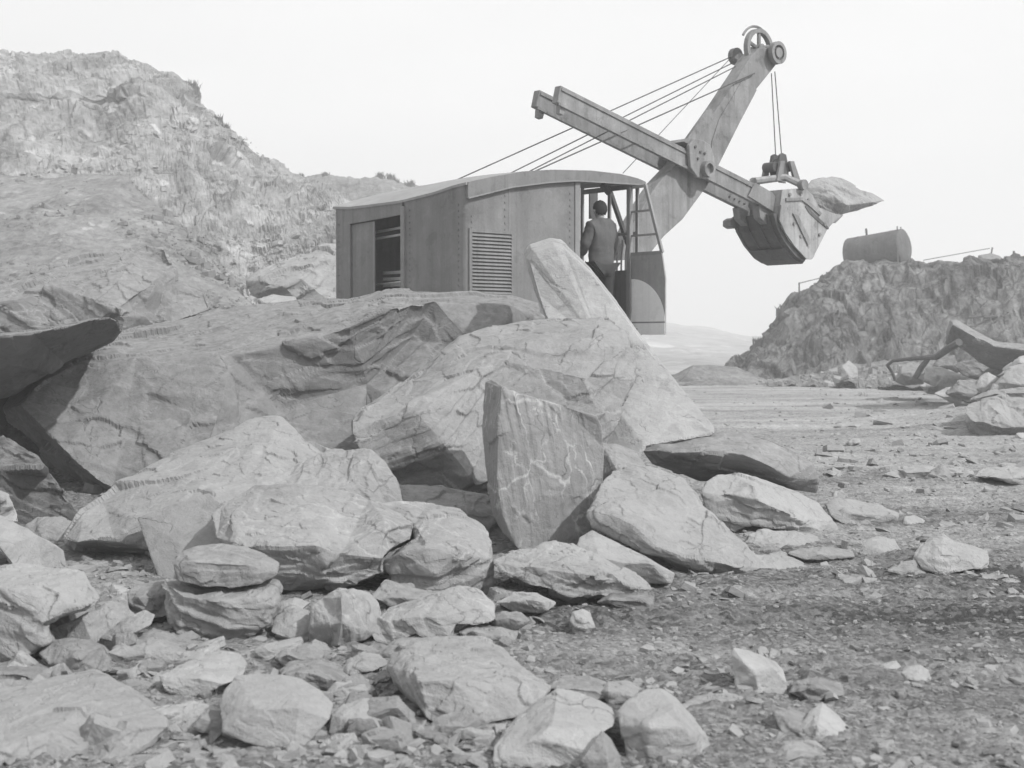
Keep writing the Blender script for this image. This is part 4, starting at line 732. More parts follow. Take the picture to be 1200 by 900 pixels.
class MB:
    def __init__(s): s.v, s.f = [], []
    def add(s, v, f):
        k = len(s.v); s.v += [tuple(a) for a in v]; s.f += [[i + k for i in q] for q in f]; return s
    def box(s, a, b):
        (x0, y0, z0), (x1, y1, z1) = a, b
        return s.add([(x0, y0, z0), (x1, y0, z0), (x1, y1, z0), (x0, y1, z0), (x0, y0, z1), (x1, y0, z1), (x1, y1, z1), (x0, y1, z1)],
                     [[0, 3, 2, 1], [4, 5, 6, 7], [0, 1, 5, 4], [1, 2, 6, 5], [2, 3, 7, 6], [3, 0, 4, 7]])
    def prism(s, poly, o0, o1):               # poly in (t, z), swept across o
        n = len(poly); v = [(t, o0, z) for t, z in poly] + [(t, o1, z) for t, z in poly]
        return s.add(v, [list(range(n)), list(range(2 * n - 1, n - 1, -1))] + [[i, i + n, (i + 1) % n + n, (i + 1) % n] for i in range(n)])
    def prism_x(s, poly, t0, t1):             # poly in (o, z), swept along t
        n = len(poly); v = [(t0, o, z) for o, z in poly] + [(t1, o, z) for o, z in poly]
        return s.add(v, [list(range(n)), list(range(2 * n - 1, n - 1, -1))] + [[i, i + n, (i + 1) % n + n, (i + 1) % n] for i in range(n)])
    def tube(s, pts, r, n=8, cap=True):
        pts = [Vector(p) for p in pts]; rings = []; k0 = len(s.v)
        up = Vector((.13, .2, .97)).normalized(); rr = r if isinstance(r, (list, tuple)) else [r] * len(pts)
        for i, p in enumerate(pts):
            d = (pts[min(i + 1, len(pts) - 1)] - pts[max(i - 1, 0)]).normalized()
            a = d.cross(up); a = a.normalized() if a.length > .05 else d.cross(Vector((1, 0, 0))).normalized(); b = d.cross(a)
            s.v += [tuple(p + (a * math.cos(2 * math.pi * j / n) + b * math.sin(2 * math.pi * j / n)) * rr[i]) for j in range(n)]
        for i in range(len(pts) - 1):
            for j in range(n): s.f.append([k0 + i * n + j, k0 + i * n + (j + 1) % n, k0 + (i + 1) * n + (j + 1) % n, k0 + (i + 1) * n + j])
        if cap: s.f += [[k0 + j for j in range(n)][::-1], [k0 + (len(pts) - 1) * n + j for j in range(n)]]
        return s
    def disc(s, c, r, w, n=28, r_in=0):       # wheel with axis along o
        t, o, z = c; ring = [(r, -w / 2), (r, w / 2)]
        if r_in: ring += [(r_in, w / 2), (r_in, -w / 2)]
        k0 = len(s.v); m = len(ring)
        for i in range(n):
            a = 2 * math.pi * i / n
            s.v += [(t + q * math.cos(a), o + d, z + q * math.sin(a)) for q, d in ring]
        for i in range(n):
            j = (i + 1) % n
            for q in range(m if r_in else 1):
                q2 = (q + 1) % m; s.f.append([k0 + i * m + q, k0 + i * m + q2, k0 + j * m + q2, k0 + j * m + q])
        if not r_in: s.f += [[k0 + i * m for i in range(n)], [k0 + i * m + 1 for i in range(n)][::-1]]
        return s
    def build(s, name, mat, parent=None, off=(-T0, -O0, 0), bevel=0, smooth=False, label=None, loc=(0, 0, 0)):
        me = bpy.data.meshes.new(name); me.from_pydata([(a + off[0], b + off[1], c + off[2]) for a, b, c in s.v], [], s.f)
        bm = bmesh.new(); bm.from_mesh(me); bmesh.ops.recalc_face_normals(bm, faces=bm.faces)
        if bevel:
            es = [e for e in bm.edges if len(e.link_faces) == 2 and e.calc_face_angle(0) > .6]
            bmesh.ops.bevel(bm, geom=es, offset=bevel, segments=2, affect='EDGES', profile=.6)
        bm.to_mesh(me); bm.free()
        if smooth:
            me.polygons.foreach_set('use_smooth', np.ones(len(me.polygons), bool)); me.set_sharp_from_angle(angle=R(40))
        o = link_mesh(name, me, mat, parent, loc)
        if label: o['label'] = label
        return o
W = on_cross(392, 400, 0)[0]                    # machine width
TB = lambda px, py=300: on_side(px, py, 0)[0]
ZB = 1.35
def side_line(pts): q = [on_side(a, b, 0) for a, b in pts]; return [a for a, _ in q], [b for _, b in q]
rt, rz = side_line([(543, 214), (575, 207), (610, 201), (645, 199), (690, 200), (725, 204), (745, 209), (756, 214)])
ft, fz = side_line([(543, 233), (575, 225), (597, 219.5), (640, 214), (672, 212), (756, 217)])
ro = [on_cross(a, b, 0) for a, b in [(545, 215), (530, 219), (510, 226), (490, 231), (470, 236), (440, 240), (410, 243.5), (392, 243)]]
roo, roz = [a for a, _ in ro], [b for _, b in ro]
def roof_z(t, o):
    e = np.interp(t, rt, rz); r0 = np.interp(o, roo, roz) - roz[0]; k = max(0., 1 - max(t, 0) / 1.3)
    return e + r0 * k + .05 * math.sin(math.pi * min(max(o / W, 0), 1)) * (1 - k) - (0.10 * max(0, 1 - t / .5) if False else 0)
T_CAB0, T_CAB1 = TB(677), TB(737); T_FRONT = TB(752)
# roof in two pieces: over the machinery house and over the cab
def roof_piece(name, t0, t1, o0, o1, mat):
    n, m = 26, 22; ts = np.linspace(t0, t1, n); os_ = np.linspace(o0, o1, m); b = MB(); th = .035
    v = [(t, o, roof_z(t, o)) for t in ts for o in os_] + [(t, o, roof_z(t, o) - th) for t in ts for o in os_]; f = []; N = n * m
    for i in range(n - 1):
        for j in range(m - 1):
            a = i * m + j; f.append([a, a + 1, a + m + 1, a + m]); f.append([N + a, N + a + m, N + a + m + 1, N + a + 1])
    for i in range(n - 1):
        for j in (0, m - 1): a = i * m + j; f.append([a, a + m, N + a + m, N + a])
    for j in range(m - 1):
        for i in (0, n - 1): a = i * m + j; f.append([a, a + 1, N + a + 1, N + a])
    b.add(v, f); return b.build(name, mat, shovel, smooth=True)
roof_piece('house_roof', -.012, 2.35, -.035, W + .01, M_ROOF)
roof_piece('cab_roof', 2.353, T_FRONT + .05, -.035, 1.3, M_ROOF)
# side fascia board under the roof edge
def fascia():
    ts = np.linspace(0.015, T_FRONT + .02, 40); b = MB(); top = [roof_z(t, 0) - .004 for t in ts]; bot = [np.interp(t, ft, fz) for t in ts]
    poly = list(zip(ts, bot)) + list(zip(ts[::-1], top[::-1])); b.prism(poly, -.05, -.012); b.build('roof_fascia', M_HOUSE, shovel)
    b = MB(); poly = [(t, z - .012) for t, z in zip(ts, bot)] + [(t, z + .006) for t, z in zip(ts[::-1], bot[::-1])]; b.prism(poly, -.068, -.0515); b.build('drip_strip', M_TRIM, shovel)
fascia()
# near side wall of the house
def side_wall():
    ts = np.linspace(.06, TB(673), 24); b = MB()
    b.prism([(t, ZB) for t in ts] + [(t, roof_z(t, 0) - .03) for t in ts[::-1]], 0, .03)
    return b.build('side_wall', M_HOUSE, shovel)
side_wall()
def rivets(name, a, b_, n, axis):
    m = MB()
    for k in range(n):
        u = k / (n - 1); t, o, z = (a[q] + (b_[q] - a[q]) * u for q in range(3)); r = .011
        if axis == 'o': m.box((t - r, o - .008, z - r), (t + r, o, z + r))
        else: m.box((t - .008, o - r, z - r), (t, o + r, z + r))
    m.build(name, M_HOUSE, shovel)['kind'] = 'stuff'
rivets('rivet_row', (.11, -.001, ZB + .1), (.11, -.001, 3.3), 26, 'o'); rivets('rivet_row', (TB(668), -.001, ZB + .1), (TB(668), -.001, 3.7), 28, 'o'); rivets('rivet_row', (TB(592), -.001, 2.7), (TB(592), -.001, 3.6), 11, 'o')
for o_ in (.14, on_cross(480, 300, 0)[0], W - .12): rivets('rivet_row', (-.001, o_, ZB + .1), (-.001, o_, 3.45), 26, 't')
for px in (597,):
    t = TB(px); MB().box((t - .008, -.006, 2.62), (t + .008, -.001, np.interp(t, ft, fz))).build('panel_seam', M_TRIM, shovel)
# rear wall with its doorway; the near corner is rounded
o_a, o_b, o_c, o_d = on_cross(474, 300, 0)[0], on_cross(470, 300, 0)[0], on_cross(410, 300, 0)[0], W
def rear_top(o): return roof_z(0, o) - .004
def rear_panel(name, o0, o1, z0, topf, mat, t0=0, t1=.03, n=14, **kw):
    os_ = np.linspace(o0, o1, n); b = MB(); b.prism_x([(o, z0) for o in os_] + [(o, topf(o)) for o in os_[::-1]], t0, t1); return b.build(name, mat, shovel, **kw)
def corner_arc(o0, sgn):
    """quarter-round sheet joining rear and side walls"""
    b = MB(); r = .07; pts = []
    for k in range(9):
        a = k / 8 * math.pi / 2; pts.append((r - r * math.sin(a), r - r * math.cos(a)))
    z1 = roof_z(0, o0) - .01; v = []
    for d, z in [(0, ZB), (0, z1)]:
        v += [(t, o0 + sgn * oo, z) for t, oo in pts]
    for d, z in [(0, ZB), (0, z1)]:
        v += [(t + .02 * (1 if t < r else 0), o0 + sgn * (oo + .02), z) for t, oo in pts]
    n = 9; f = []
    for i in range(n - 1): f.append([i, i + 1, n + i + 1, n + i]); f.append([2*n + i, 3*n + i, 3*n + i + 1, 2*n + i + 1])
    b.add(v, f); b.build('corner_plate', M_HOUSE, shovel, smooth=True)
corner_arc(-.0, 1); corner_arc(W, -1)
rear_panel('rear_wall', .07, o_a, ZB, rear_top, M_HOUSE)
MB().box((-.035, o_a - .03, ZB), (.03, o_a + .05, rear_top(o_a) - .09)).build('door_post', M_TRIM, shovel, bevel=.008)
dt = lambda o: roof_z(0, o) - .19 - .04 * (o - o_a)
os_ = np.linspace(o_a + .052, o_c, 12)
b = MB(); b.prism_x([(o, dt(o)) for o in os_] + [(o, rear_top(o)) for o in os_[::-1]], 0, .03); b.build('door_lintel', M_HOUSE, shovel)
rear_panel('rear_wall', o_c, W - .07, ZB, rear_top, M_HOUSE)
o_e = on_cross(436, 300, 0)[0]
ds = rear_panel('sliding_door', o_e, o_c + .06, ZB + .02, lambda o: dt(min(o, o_c)) - .01, M_HOUSE, t0=.04, t1=.065, label='rear sliding door standing half open')
MB().box((.028, o_e - .02, ZB + .02), (.039, o_e + .02, dt(o_e) - .02)).build('door_edge', M_TRIM, ds, off=(-T0, -O0, 0))
# far side wall, front wall of the house, floor and turntable
ts = np.linspace(.07, 2.35, 20)
b = MB(); b.prism([(t, ZB) for t in ts] + [(t, roof_z(t, W) - .04) for t in ts[::-1]], W - .03, W); b.build('side_wall', M_HOUSE, shovel)
os_ = np.linspace(1.3, W - .03, 12); b = MB(); b.prism_x([(o, ZB) for o in os_] + [(o, roof_z(2.35, o) - .04) for o in os_[::-1]], 2.32, 2.35); b.build('front_wall', M_HOUSE, shovel)
b = MB(); b.prism_x([(.03, ZB), (1.3, ZB), (1.3, roof_z(T_CAB0, 1) - .05), (.03, roof_z(T_CAB0, 0) - .05)], T_CAB0 - .09, T_CAB0 - .06); b.build('cab_bulkhead', M_DARK, shovel)
MB().box((.03, .03, ZB - .12), (2.5, W - .03, ZB)).box((2.5, .03, ZB - .12), (T_FRONT, 1.35, ZB)).build('machine_deck', M_DARK, shovel)
# louvred vent
def louvre():
    t0, z1 = on_side(552, 272, 0); t1, z0 = on_side(598, 345, 0)
    b = MB(); w = .045
    b.box((t0 - w, -.028, z0 - w), (t0, 0 - .002, z1 + w)).box((t1, -.028, z0 - w), (t1 + w, -.002, z1 + w)).box((t0, -.028, z0 - w), (t1, -.002, z0)).box((t0, -.028, z1), (t1, -.002, z1 + w))
    o = b.build('louvre_vent', M_HOUSE, shovel)
    MB().box((t0, -.004, z0), (t1, -.002, z1)).build('vent_backing', M_DARK, o, off=(-T0, -O0, 0))
    n = 17; h = (z1 - z0) / n
    for k in range(n):
        z = z0 + k * h
        v = [(t0, -.034, z), (t1, -.034, z), (t1, -.006, z + h * .72), (t0, -.006, z + h * .72), (t0, -.028, z), (t1, -.028, z), (t1, -.0045, z + h * .6), (t0, -.0045, z + h * .6)]
        MB().add(v, [[0, 1, 2, 3], [7, 6, 5, 4], [0, 4, 5, 1], [3, 2, 6, 7], [0, 3, 7, 4], [1, 5, 6, 2]]).build('louvre_slat', M_HOUSE, o, off=(-T0, -O0, 0))
louvre()
# cab: posts, front windows, inner side windows
zr = lambda t: roof_z(t, 0) - .045
MB().box((TB(673), -.02, ZB), (T_CAB0 + .03, .05, zr(T_CAB0))).build('cab_post', M_TRIM, shovel, bevel=.008)
MB().box((T_CAB1 - .005, -.02, ZB), (T_CAB1 + .06, .05, zr(T_CAB1))).build('cab_post', M_TRIM, shovel, bevel=.008)
zs = on_side(690, 300, 1.2)[1]
b = MB(); b.box((T_FRONT - .03, .05, ZB), (T_FRONT, 1.25, zs - .25)); b.build('cab_front_panel', M_HOUSE, shovel)
for o in (.05, .62, 1.2): MB().box((T_FRONT - .03, o, zs - .248), (T_FRONT, o + .05, roof_z(T_FRONT, o) - .04)).build('window_post', M_TRIM, shovel)
MB().box((T_FRONT - .032, .1, zs + .25), (T_FRONT - .002, 1.2, zs + .29)).build('window_rail', M_TRIM, shovel)
MB().box((T_FRONT - .032, .1, roof_z(T_FRONT, .5) - .12), (T_FRONT - .002, 1.2, roof_z(T_FRONT, .5) - .05)).build('window_rail', M_TRIM, shovel)
MB().box((T_CAB1 + .062, 0, ZB), (T_FRONT, .03, zs - .25)).build('cab_corner_panel', M_HOUSE, shovel)
zi = on_side(684, 256, 1.3)[1]
MB().box((T_CAB0 - .1, 1.27, ZB), (T_FRONT - .032, 1.3, zi)).build('cab_inner_panel', M_HOUSE, shovel)
t_l, t_r = on_side(691, 250, 1.28)[0], on_side(700, 250, 1.28)[0]
MB().box((t_l, 1.27, zi + .001), (t_r, 1.3, roof_z(t_l, 1.2) - .05)).build('window_post', M_DARK, shovel)
MB().tube([(on_side(714, 222, .9)[0], .9, on_side(714, 222, .9)[1]), (on_side(738, 292, .9)[0], .9, on_side(738, 292, .9)[1])], .045, 6).build('cab_brace', M_DARK, shovel)
for k, (px, py) in enumerate([(722, 300), (727, 302), (732, 298)]):
    t, z = on_side(px, py, .7); MB().tube([(t, .7, ZB), (t + .02, .7, z - .05), (t + .05, .7, z + .2)], [.014, .014, .012], 6).tube([(t + .05, .7, z + .19), (t + .055, .7, z + .26)], .022, 6).build('control_lever', M_DARK, shovel, smooth=True)
MB().tube([(on_side(706, 219, .6)[0], .6, on_side(706, 219, .6)[1] + .03), (on_side(714, 226, .6)[0], .6, on_side(714, 226, .6)[1])], .05, 8).build('cab_lamp', M_DARK, shovel)
# open cab door: hinged at the front post, swung straight out
def cab_door():
    hin = T_CAB1 + .03
    q = lambda px, py: (lambda oz: (oz[0], oz[1]))(on_cross(px, py, hin))
    h0 = on_cross(738, 300, hin)[0]; o_out = on_cross(780, 350, hin)[0]
    root = MB()
    zt = on_cross(740, 218, hin)[1]; zs_h = on_cross(741, 297, hin)[1]; zs_o = on_cross(776, 297, hin)[1]; zs = (zs_h + zs_o) / 2
    zb = on_cross(779, 392, hin)[1]; o_top = on_cross(756, 220, hin)[0]; o_sill = on_cross(776, 290, hin)[0]
    th = (hin - .012, hin + .012)
    lower = [(h0, zb), (o_out, zb), (o_out, zs - .35), (o_sill, zs), (h0, zs)]
    root.prism_x(lower, *th); d = root.build('cab_door', mat_paint('cab_door_paint', .27, .6, .15), shovel, label='cab door swung wide open with a pale quarter circle painted on it')
    def bar(a, b_, w, name='window_frame', m=M_TRIM, tt=.02):
        a, b_ = Vector((0, *a)), Vector((0, *b_)); n = (b_ - a).cross(Vector((1, 0, 0))).normalized() * w / 2
        poly = [((a + n).y, (a + n).z), ((b_ + n).y, (b_ + n).z), ((b_ - n).y, (b_ - n).z), ((a - n).y, (a - n).z)]
        MB().prism_x(poly, hin - tt, hin + tt).build(name, m, d, off=(-T0, -O0, 0))
    bar((h0, zb), (h0, zt), .07); bar((o_top, zt), (o_sill, zs), .045, tt=.018); bar((h0 - .036, zt - .02), (o_top, zt - .02), .04, tt=.016); bar((h0 - .036, zs), (o_sill, zs), .05, tt=.015)
    za = zs + (zt - zs) * .62; oa = o_top + (o_sill - o_top) * .38; bar((h0 - .036, za), (oa, za), .028, tt=.012)
    za = zs + (zt - zs) * .27; oa = o_top + (o_sill - o_top) * .73; bar((h0 - .036, za), (oa, za), .028, tt=.012)
    # quarter circle of pale paint, and the pale foot strip
    zc = on_cross(760, 377, hin)[1]; zq = on_cross(741, 327, hin)[1]; rad_z = zq - zc; rad_o = o_out - h0
    poly = [(h0 - .036 + 0, zc)] + [((h0 - .036) + (rad_o + .036) * math.sin(a) * 1.0, zc + rad_z * math.cos(a)) for a in np.linspace(0, math.pi / 2, 16)]
    MB().prism_x(poly, hin - .0165, hin - .0125).build('pale_quarter_panel', M_PALE, d, off=(-T0, -O0, 0))
    MB().prism_x([(h0 - .036, zb + .004), (o_out, zb + .004), (o_out, zc - .02), (h0 - .036, zc - .02)], hin - .0165, hin - .0125).build('pale_foot_panel', M_PALE, d, off=(-T0, -O0, 0))
    MB().tube([(hin - .05, h0 - .06, zc + .12), (hin - .05, h0 - .06, zs - .1)], .014, 6).build('grab_rail', M_TRIM, d, off=(-T0, -O0, 0))
cab_door()
# machinery seen through the rear doorway
MB().disc((.55, o_b + .25, ZB + .38), .36, .5, 24).disc((.55, o_b + .25, ZB + .38), .46, .06, 24, .34).disc((.55, o_b + .55, ZB + .38), .46, .06, 24, .34).build('winch_drum', M_STEEL, shovel, smooth=True)
MB().box((.9, o_b - .2, ZB), (1.8, o_c + .3, ZB + 1.15)).box((1.0, o_b, ZB + 1.15), (1.5, o_c, ZB + 1.45)).build('engine_block', M_STEEL, shovel, bevel=.03)
for k, (a, c) in enumerate([(.15, 1.85), (.28, 1.95), (.2, 1.2), (.25, .9)]):
    MB().tube([(.3, o_b - .1, ZB + c), (.33 + .05 * k, o_c + .1, ZB + c - .05)], .018, 6).build('engine_pipe', M_PALE, shovel)
MB().tube([(.12, o_b - .02, ZB + 1.0), (.12, o_b + .95, ZB + .15)], .022, 6).build('hand_rail', M_TRIM, shovel)
for k in range(5): MB().box((.5, o_b + .35, ZB + .95 + k * .09), (.6, o_c - .1, ZB + .99 + k * .09)).build('radiator_fin', M_PALE, shovel)
# undercarriage: centre frame and two crawler tracks
MB().disc((1.7, O0, 0), .1, .1).build('turntable_pin', M_DARK, shovel) if False else None
b = MB(); n = 32
for z0, z1, r in [(.95, ZB - .12, .95), (.55, .95, .6)]:
    v = [(1.7 + r * math.cos(2*math.pi*i/n), O0 + r * math.sin(2*math.pi*i/n), z) for z in (z0, z1) for i in range(n)]
    b.add(v, [list(range(n))[::-1], list(range(n, 2*n))] + [[i, (i+1) % n, n + (i+1) % n, n + i] for i in range(n)])
b.box((.6, .5, .45), (2.8, W - .5, .8)); b.build('turntable', M_DARK, shovel)
for oc in (.42, W - .42):
    tr = MB(); r = .42; z0 = .46; ta, tb = .35, 2.75; prof = []
    for k in range(13): a = math.pi / 2 + k / 12 * math.pi; prof.append((ta + r * math.cos(a), z0 + r * math.sin(a)))
    for k in range(13): a = -math.pi / 2 + k / 12 * math.pi; prof.append((tb + r * math.cos(a), z0 + r * math.sin(a)))
    tr.prism(prof, oc - .16, oc + .16); o = tr.build('crawler_track', M_DARK, shovel)
    pr = prof + [prof[0]]; pads = MB(); acc = 0
    for (a0, b0), (a1, b1) in zip(pr, pr[1:]):
        L = math.hypot(a1 - a0, b1 - b0); m = max(1, round(L / .2)) if L > .2 else 1
        for k in range(m):
            u0, u1 = (k + .08) / m, (k + .92) / m; nx, nz = (b1 - b0) / L, -(a1 - a0) / L; nx, nz = -nx, -nz
            p0 = (a0 + (a1 - a0) * u0, b0 + (b1 - b0) * u0); p1 = (a0 + (a1 - a0) * u1, b0 + (b1 - b0) * u1)
            if (p0[0] - 1.55) * nx + (p0[1] - z0) * nz < 0: nx, nz = -nx, -nz
            pads.prism([p0, p1, (p1[0] + nx * .045, p1[1] + nz * .045), (p0[0] + nx * .045, p0[1] + nz * .045)], oc - .26, oc + .26)
    pads.build('track_pads', M_STEEL, o, off=(-T0, -O0, 0))
# boom
BO0, BO1 = 1.42, 1.70; HN0, HN1 = 1.26, 1.39; HF0, HF1 = 1.73, 1.86
side = lambda pts, o: [on_side(a, b, o) for a, b in pts]
near = [(890, 56), (880, 66), (869, 84), (844, 122), (815, 163), (793, 192), (772, 214), (756, 238), (742, 262), (732, 285), (728, 305), (758, 302), (778, 277), (800, 257), (830, 216), (846, 186), (866, 145), (886, 105), (903, 84), (914, 70), (908, 56)]
MB().prism(side(near, BO0), BO0, BO1).build('boom', M_STEEL, shovel, bevel=.012)
rib = [(874, 92), (838, 150), (826, 172), (833, 172), (846, 152), (862, 120), (879, 94)]
MB().prism(side([(886, 106), (878, 92), (868, 96), (842, 140), (834, 165), (828, 215), (834, 208), (846, 184), (866, 144)], BO0), BO0 - .014, BO0 - .002).build('boom_plate', M_STEEL, shovel)
MB().prism(side([(833, 128), (826, 130), (806, 160), (800, 172), (806, 174), (834, 140)], BO0), BO0 - .03, BO0 - .002).build('boom_gusset', M_STEEL, shovel, bevel=.006)
hc = on_side(887, 58, 1.6)
b = MB(); b.disc((hc[0], 1.56, hc[1]), .34, .09, 36, .27)
for k in range(5):
    a = 2 * math.pi * k / 5 + .3; p0 = Vector((hc[0], 1.56, hc[1])); p1 = p0 + Vector((math.cos(a), 0, math.sin(a))) * .29; b.tube([p0, p1], .035, 6)
b.disc((hc[0], 1.56, hc[1]), .08, .16, 16)
b.build('head_sheave', M_STEEL, shovel, smooth=True)
gc = MB()
for k in range(14):
    a0 = math.pi * (.05 + .75 * k / 13)
    gc.v.append((0, 0, 0)) if False else None
pts = [(hc[0] + .39 * math.cos(a), 1.62, hc[1] + .39 * math.sin(a)) for a in np.linspace(.2, 2.6, 14)]
MB().tube(pts, .022, 6).build('sheave_guard', M_STEEL, shovel, smooth=True)
dc = on_side(911, 62, 1.32)
b = MB(); b.disc((dc[0], 1.32, dc[1]), .19, .09, 30, .13).disc((dc[0], 1.34, dc[1]), .085, .13, 20).disc((dc[0], 1.36, dc[1]), .135, .03, 24); b.build('end_sheave', M_STEEL, shovel, smooth=True)
b = MB(); b.disc((dc[0], 1.80, dc[1]), .19, .09, 30, .13).disc((dc[0], 1.78, dc[1]), .085, .13, 20).disc((dc[0], 1.76, dc[1]), .135, .03, 24); b.build('end_sheave', M_STEEL, shovel, smooth=True)
sc_ = on_side(862, 66, 1.9); MB().disc((sc_[0], 1.9, sc_[1]), .14, .1, 20).build('guy_sheave', M_STEEL, shovel, smooth=True)
ap = on_side(874, 30, 1.6); MB().tube([(ap[0], 1.6, ap[1]), (ap[0], 1.6, hc[1] + .36)], .008, 5).build('head_spike', M_ROPE, shovel)
# dipper handle: twin beams through a saddle block
tA, zA = on_side(655, 111, HN0); tB, zB = on_side(903, 235, HN0)
dirv = Vector((tB - tA, 0, zB - zA)).normalized(); up = Vector((-dirv.z, 0, dirv.x)); hh = .145
def beam(o0, o1):
    p = [Vector((tA, 0, zA)) + up * hh, Vector((tB, 0, zB)) + up * hh, Vector((tB, 0, zB)) - up * hh, Vector((tA, 0, zA)) - up * hh * .8]
    o = MB().prism([(q.x, q.z) for q in p], o0, o1).build('dipper_handle', M_STEEL, shovel, bevel=.01)
    for s_, w in ((hh * .72, .035), (-hh * .80, .04)):
        a, c = Vector((tA + .02, 0, zA)) + up * s_, Vector((tB - .05, 0, zB)) + up * s_
        MB().prism([(q.x, q.z) for q in (a, c, c - up * w, a - up * w)], o0 - .022, o0 - .001).build('handle_flange', M_STEEL, o, off=(-T0, -O0, 0))
    a = Vector((tA + .08, 0, zA)) - up * hh
    MB().prism([(q.x, q.z) for q in (a, a + dirv * .12, a + dirv * .1 - up * .12, a + dirv * .02 - up * .12)], o0 + .02, o1 - .02).build('end_stop', M_STEEL, o, off=(-T0, -O0, 0))
    for k in range(9):
        q = Vector((tB, 0, zB)) - dirv * (.12 + .13 * (k % 5)) + up * (.06 if k < 5 else -.06)
        MB().disc((q.x, o0 - .008, q.z), .016, .03, 8).build('rivet', M_DARK, o, off=(-T0, -O0, 0))
beam(HN0, HN1); beam(HF0, HF1)
sd = [(806, 170), (812, 163), (822, 164), (831, 170), (836, 186), (836, 202), (828, 210), (816, 208), (808, 196)]
MB().prism(side(sd, HN0 - .06), HN0 - .09, HN0 - .0235).build('saddle_block', M_STEEL, shovel, bevel=.015)
scn = on_side(828.5, 198, HN0 - .12)
MB().disc((scn[0], HN0 - .13, scn[1]), .13, .12, 26, .085).disc((scn[0], HN0 - .10, scn[1]), .10, .04, 20).build('shipper_shaft_cap', M_STEEL, shovel, smooth=True)
for px, py in ((815, 172), (821, 178), (818, 186), (826, 180)):
    q = on_side(px, py, HN0 - .1); MB().disc((q[0], HN0 - .095, q[1]), .022, .03, 8).build('bolt', M_DARK, shovel)
MB().prism(side([(800, 166), (806, 162), (822, 166), (822, 172), (808, 170)], HN0), HN0 - .02, HF1 + .02).build('saddle_crosspiece', M_STEEL, shovel)
# bucket (dipper)
bo0, bo1 = 1.08, 2.06
def bucket():
    prof_px = [(917, 222), (931, 221), (944, 220.5), (952, 228), (960, 243), (972, 248), (986, 252.5), (978, 260), (970, 268), (962, 284), (953, 302), (944, 300), (930, 285), (921, 272), (915, 258), (914, 242)]
    prof = side(prof_px, bo0); th = .035
    shell = MB()
    shell.prism(prof, bo0, bo0 + th).prism(prof, bo1 - th, bo1)
    # wrap: front plate (lip side), rear/top plates - mouth is left open between (944,220) and (986,252)
    def strip(pts, t=.035, inset=0):
        q = side(pts, bo0); cx, cz = np.mean([a for a, _ in prof]), np.mean([b for _, b in prof]); n = len(q); inner = []
        for a, c in q: L = math.hypot(cx - a, cz - c); inner.append((a + (cx - a) / L * t, c + (cz - c) / L * t))
        for i in range(n - 1): shell.prism([q[i], q[i + 1], inner[i + 1], inner[i]], bo0 + th, bo1 - th)
    strip([(986, 252.5), (970, 268), (953, 302)], .05); strip([(944, 220.5), (917, 222), (914, 242), (915, 258)], .04)
    o = shell.build('bucket', M_BUCK, shovel, bevel=.008)
    # seam of the lip plate
    MB().prism(side([(945, 240), (950, 247), (962, 258), (971, 267), (970, 269), (960, 261), (948, 250), (943, 242)], bo0), bo0 - .012, bo0 - .001).build('lip_seam', M_DARK, o, off=(-T0, -O0, 0))
    # heavy rim round the door side
    rim = [(914, 240), (920, 240), (923, 256), (930, 272), (942, 287), (953, 300), (950, 304), (944, 304), (930, 289), (919, 273), (912, 258)]
    for a, c in ((bo0 - .03, bo0 - .002), (bo1 + .002, bo1 + .03)): MB().prism(side(rim, bo0), a, c).build('bucket_rim', M_BUCK, o, off=(-T0, -O0, 0), bevel=.006)
    # hinged bottom door facing back
    dq = side([(912, 250), (917, 266), (926, 282), (938, 295), (947, 303), (943, 306), (934, 300), (922, 285), (913, 268), (908, 250)], bo0)
    dd = MB().prism(dq, bo0 + .03, bo1 - .03).build('bucket_door', M_DARK, o, off=(-T0, -O0, 0), bevel=.01)
    for k in range(4):
        oo = bo0 + .12 + k * .25; q = side([(907, 252), (912, 268), (921, 285), (933, 300), (936, 297), (925, 282), (916, 266), (911, 252)], bo0)
        MB().prism(q, oo, oo + .05).build('door_rib', M_DARK, o, off=(-T0, -O0, 0))
    q = side([(924, 291), (928, 297), (936, 304), (946, 309), (950, 304), (938, 297), (930, 289)], bo0)
    MB().prism(q, bo0 + .1, bo1 - .1).build('door_latch', M_DARK, o, off=(-T0, -O0, 0), bevel=.01)
    for oo in (bo0 + .2, bo1 - .35): MB().prism(side([(900, 240), (910, 236), (916, 250), (910, 262), (902, 254)], bo0), oo, oo + .15).build('door_hinge', M_STEEL, o, off=(-T0, -O0, 0), bevel=.01)
    MB().prism(side([(903, 254), (907, 251), (912, 254), (914, 262), (908, 264), (903, 261)], bo0), bo1 - .1, bo1 + .08).build('hinge_lug', M_STEEL, o, off=(-T0, -O0, 0), bevel=.02)
    for oo in (bo0 + .08, bo0 + .35, bo0 + .62, bo0 + .88):
        MB().prism(side([(980, 258), (986, 250), (993, 252), (984, 261)], bo0), oo, oo + .09).build('bucket_tooth', M_STEEL, o, off=(-T0, -O0, 0), bevel=.01)
bucket()
for px, py in ((925, 228), (938, 227), (947, 234), (921, 245), (930, 262), (938, 277), (946, 290), (960, 275), (966, 263)):
    q = on_side(px, py, bo0); MB().disc((q[0], bo0 - .008, q[1]), .03, .035, 10).build('bolt', M_STEEL, shovel)
MB().prism(side([(920, 232), (940, 231), (952, 240), (962, 250), (960, 253), (949, 243), (939, 235), (920, 236)], bo0), bo0 - .03, bo0 - .0015).build('wear_strap', M_STEEL, shovel, bevel=.006)
MB().prism(side([(928, 250), (934, 252), (950, 284), (946, 288)], bo0), bo0 - .028, bo0 - .0015).build('wear_strap', M_STEEL, shovel, bevel=.006)
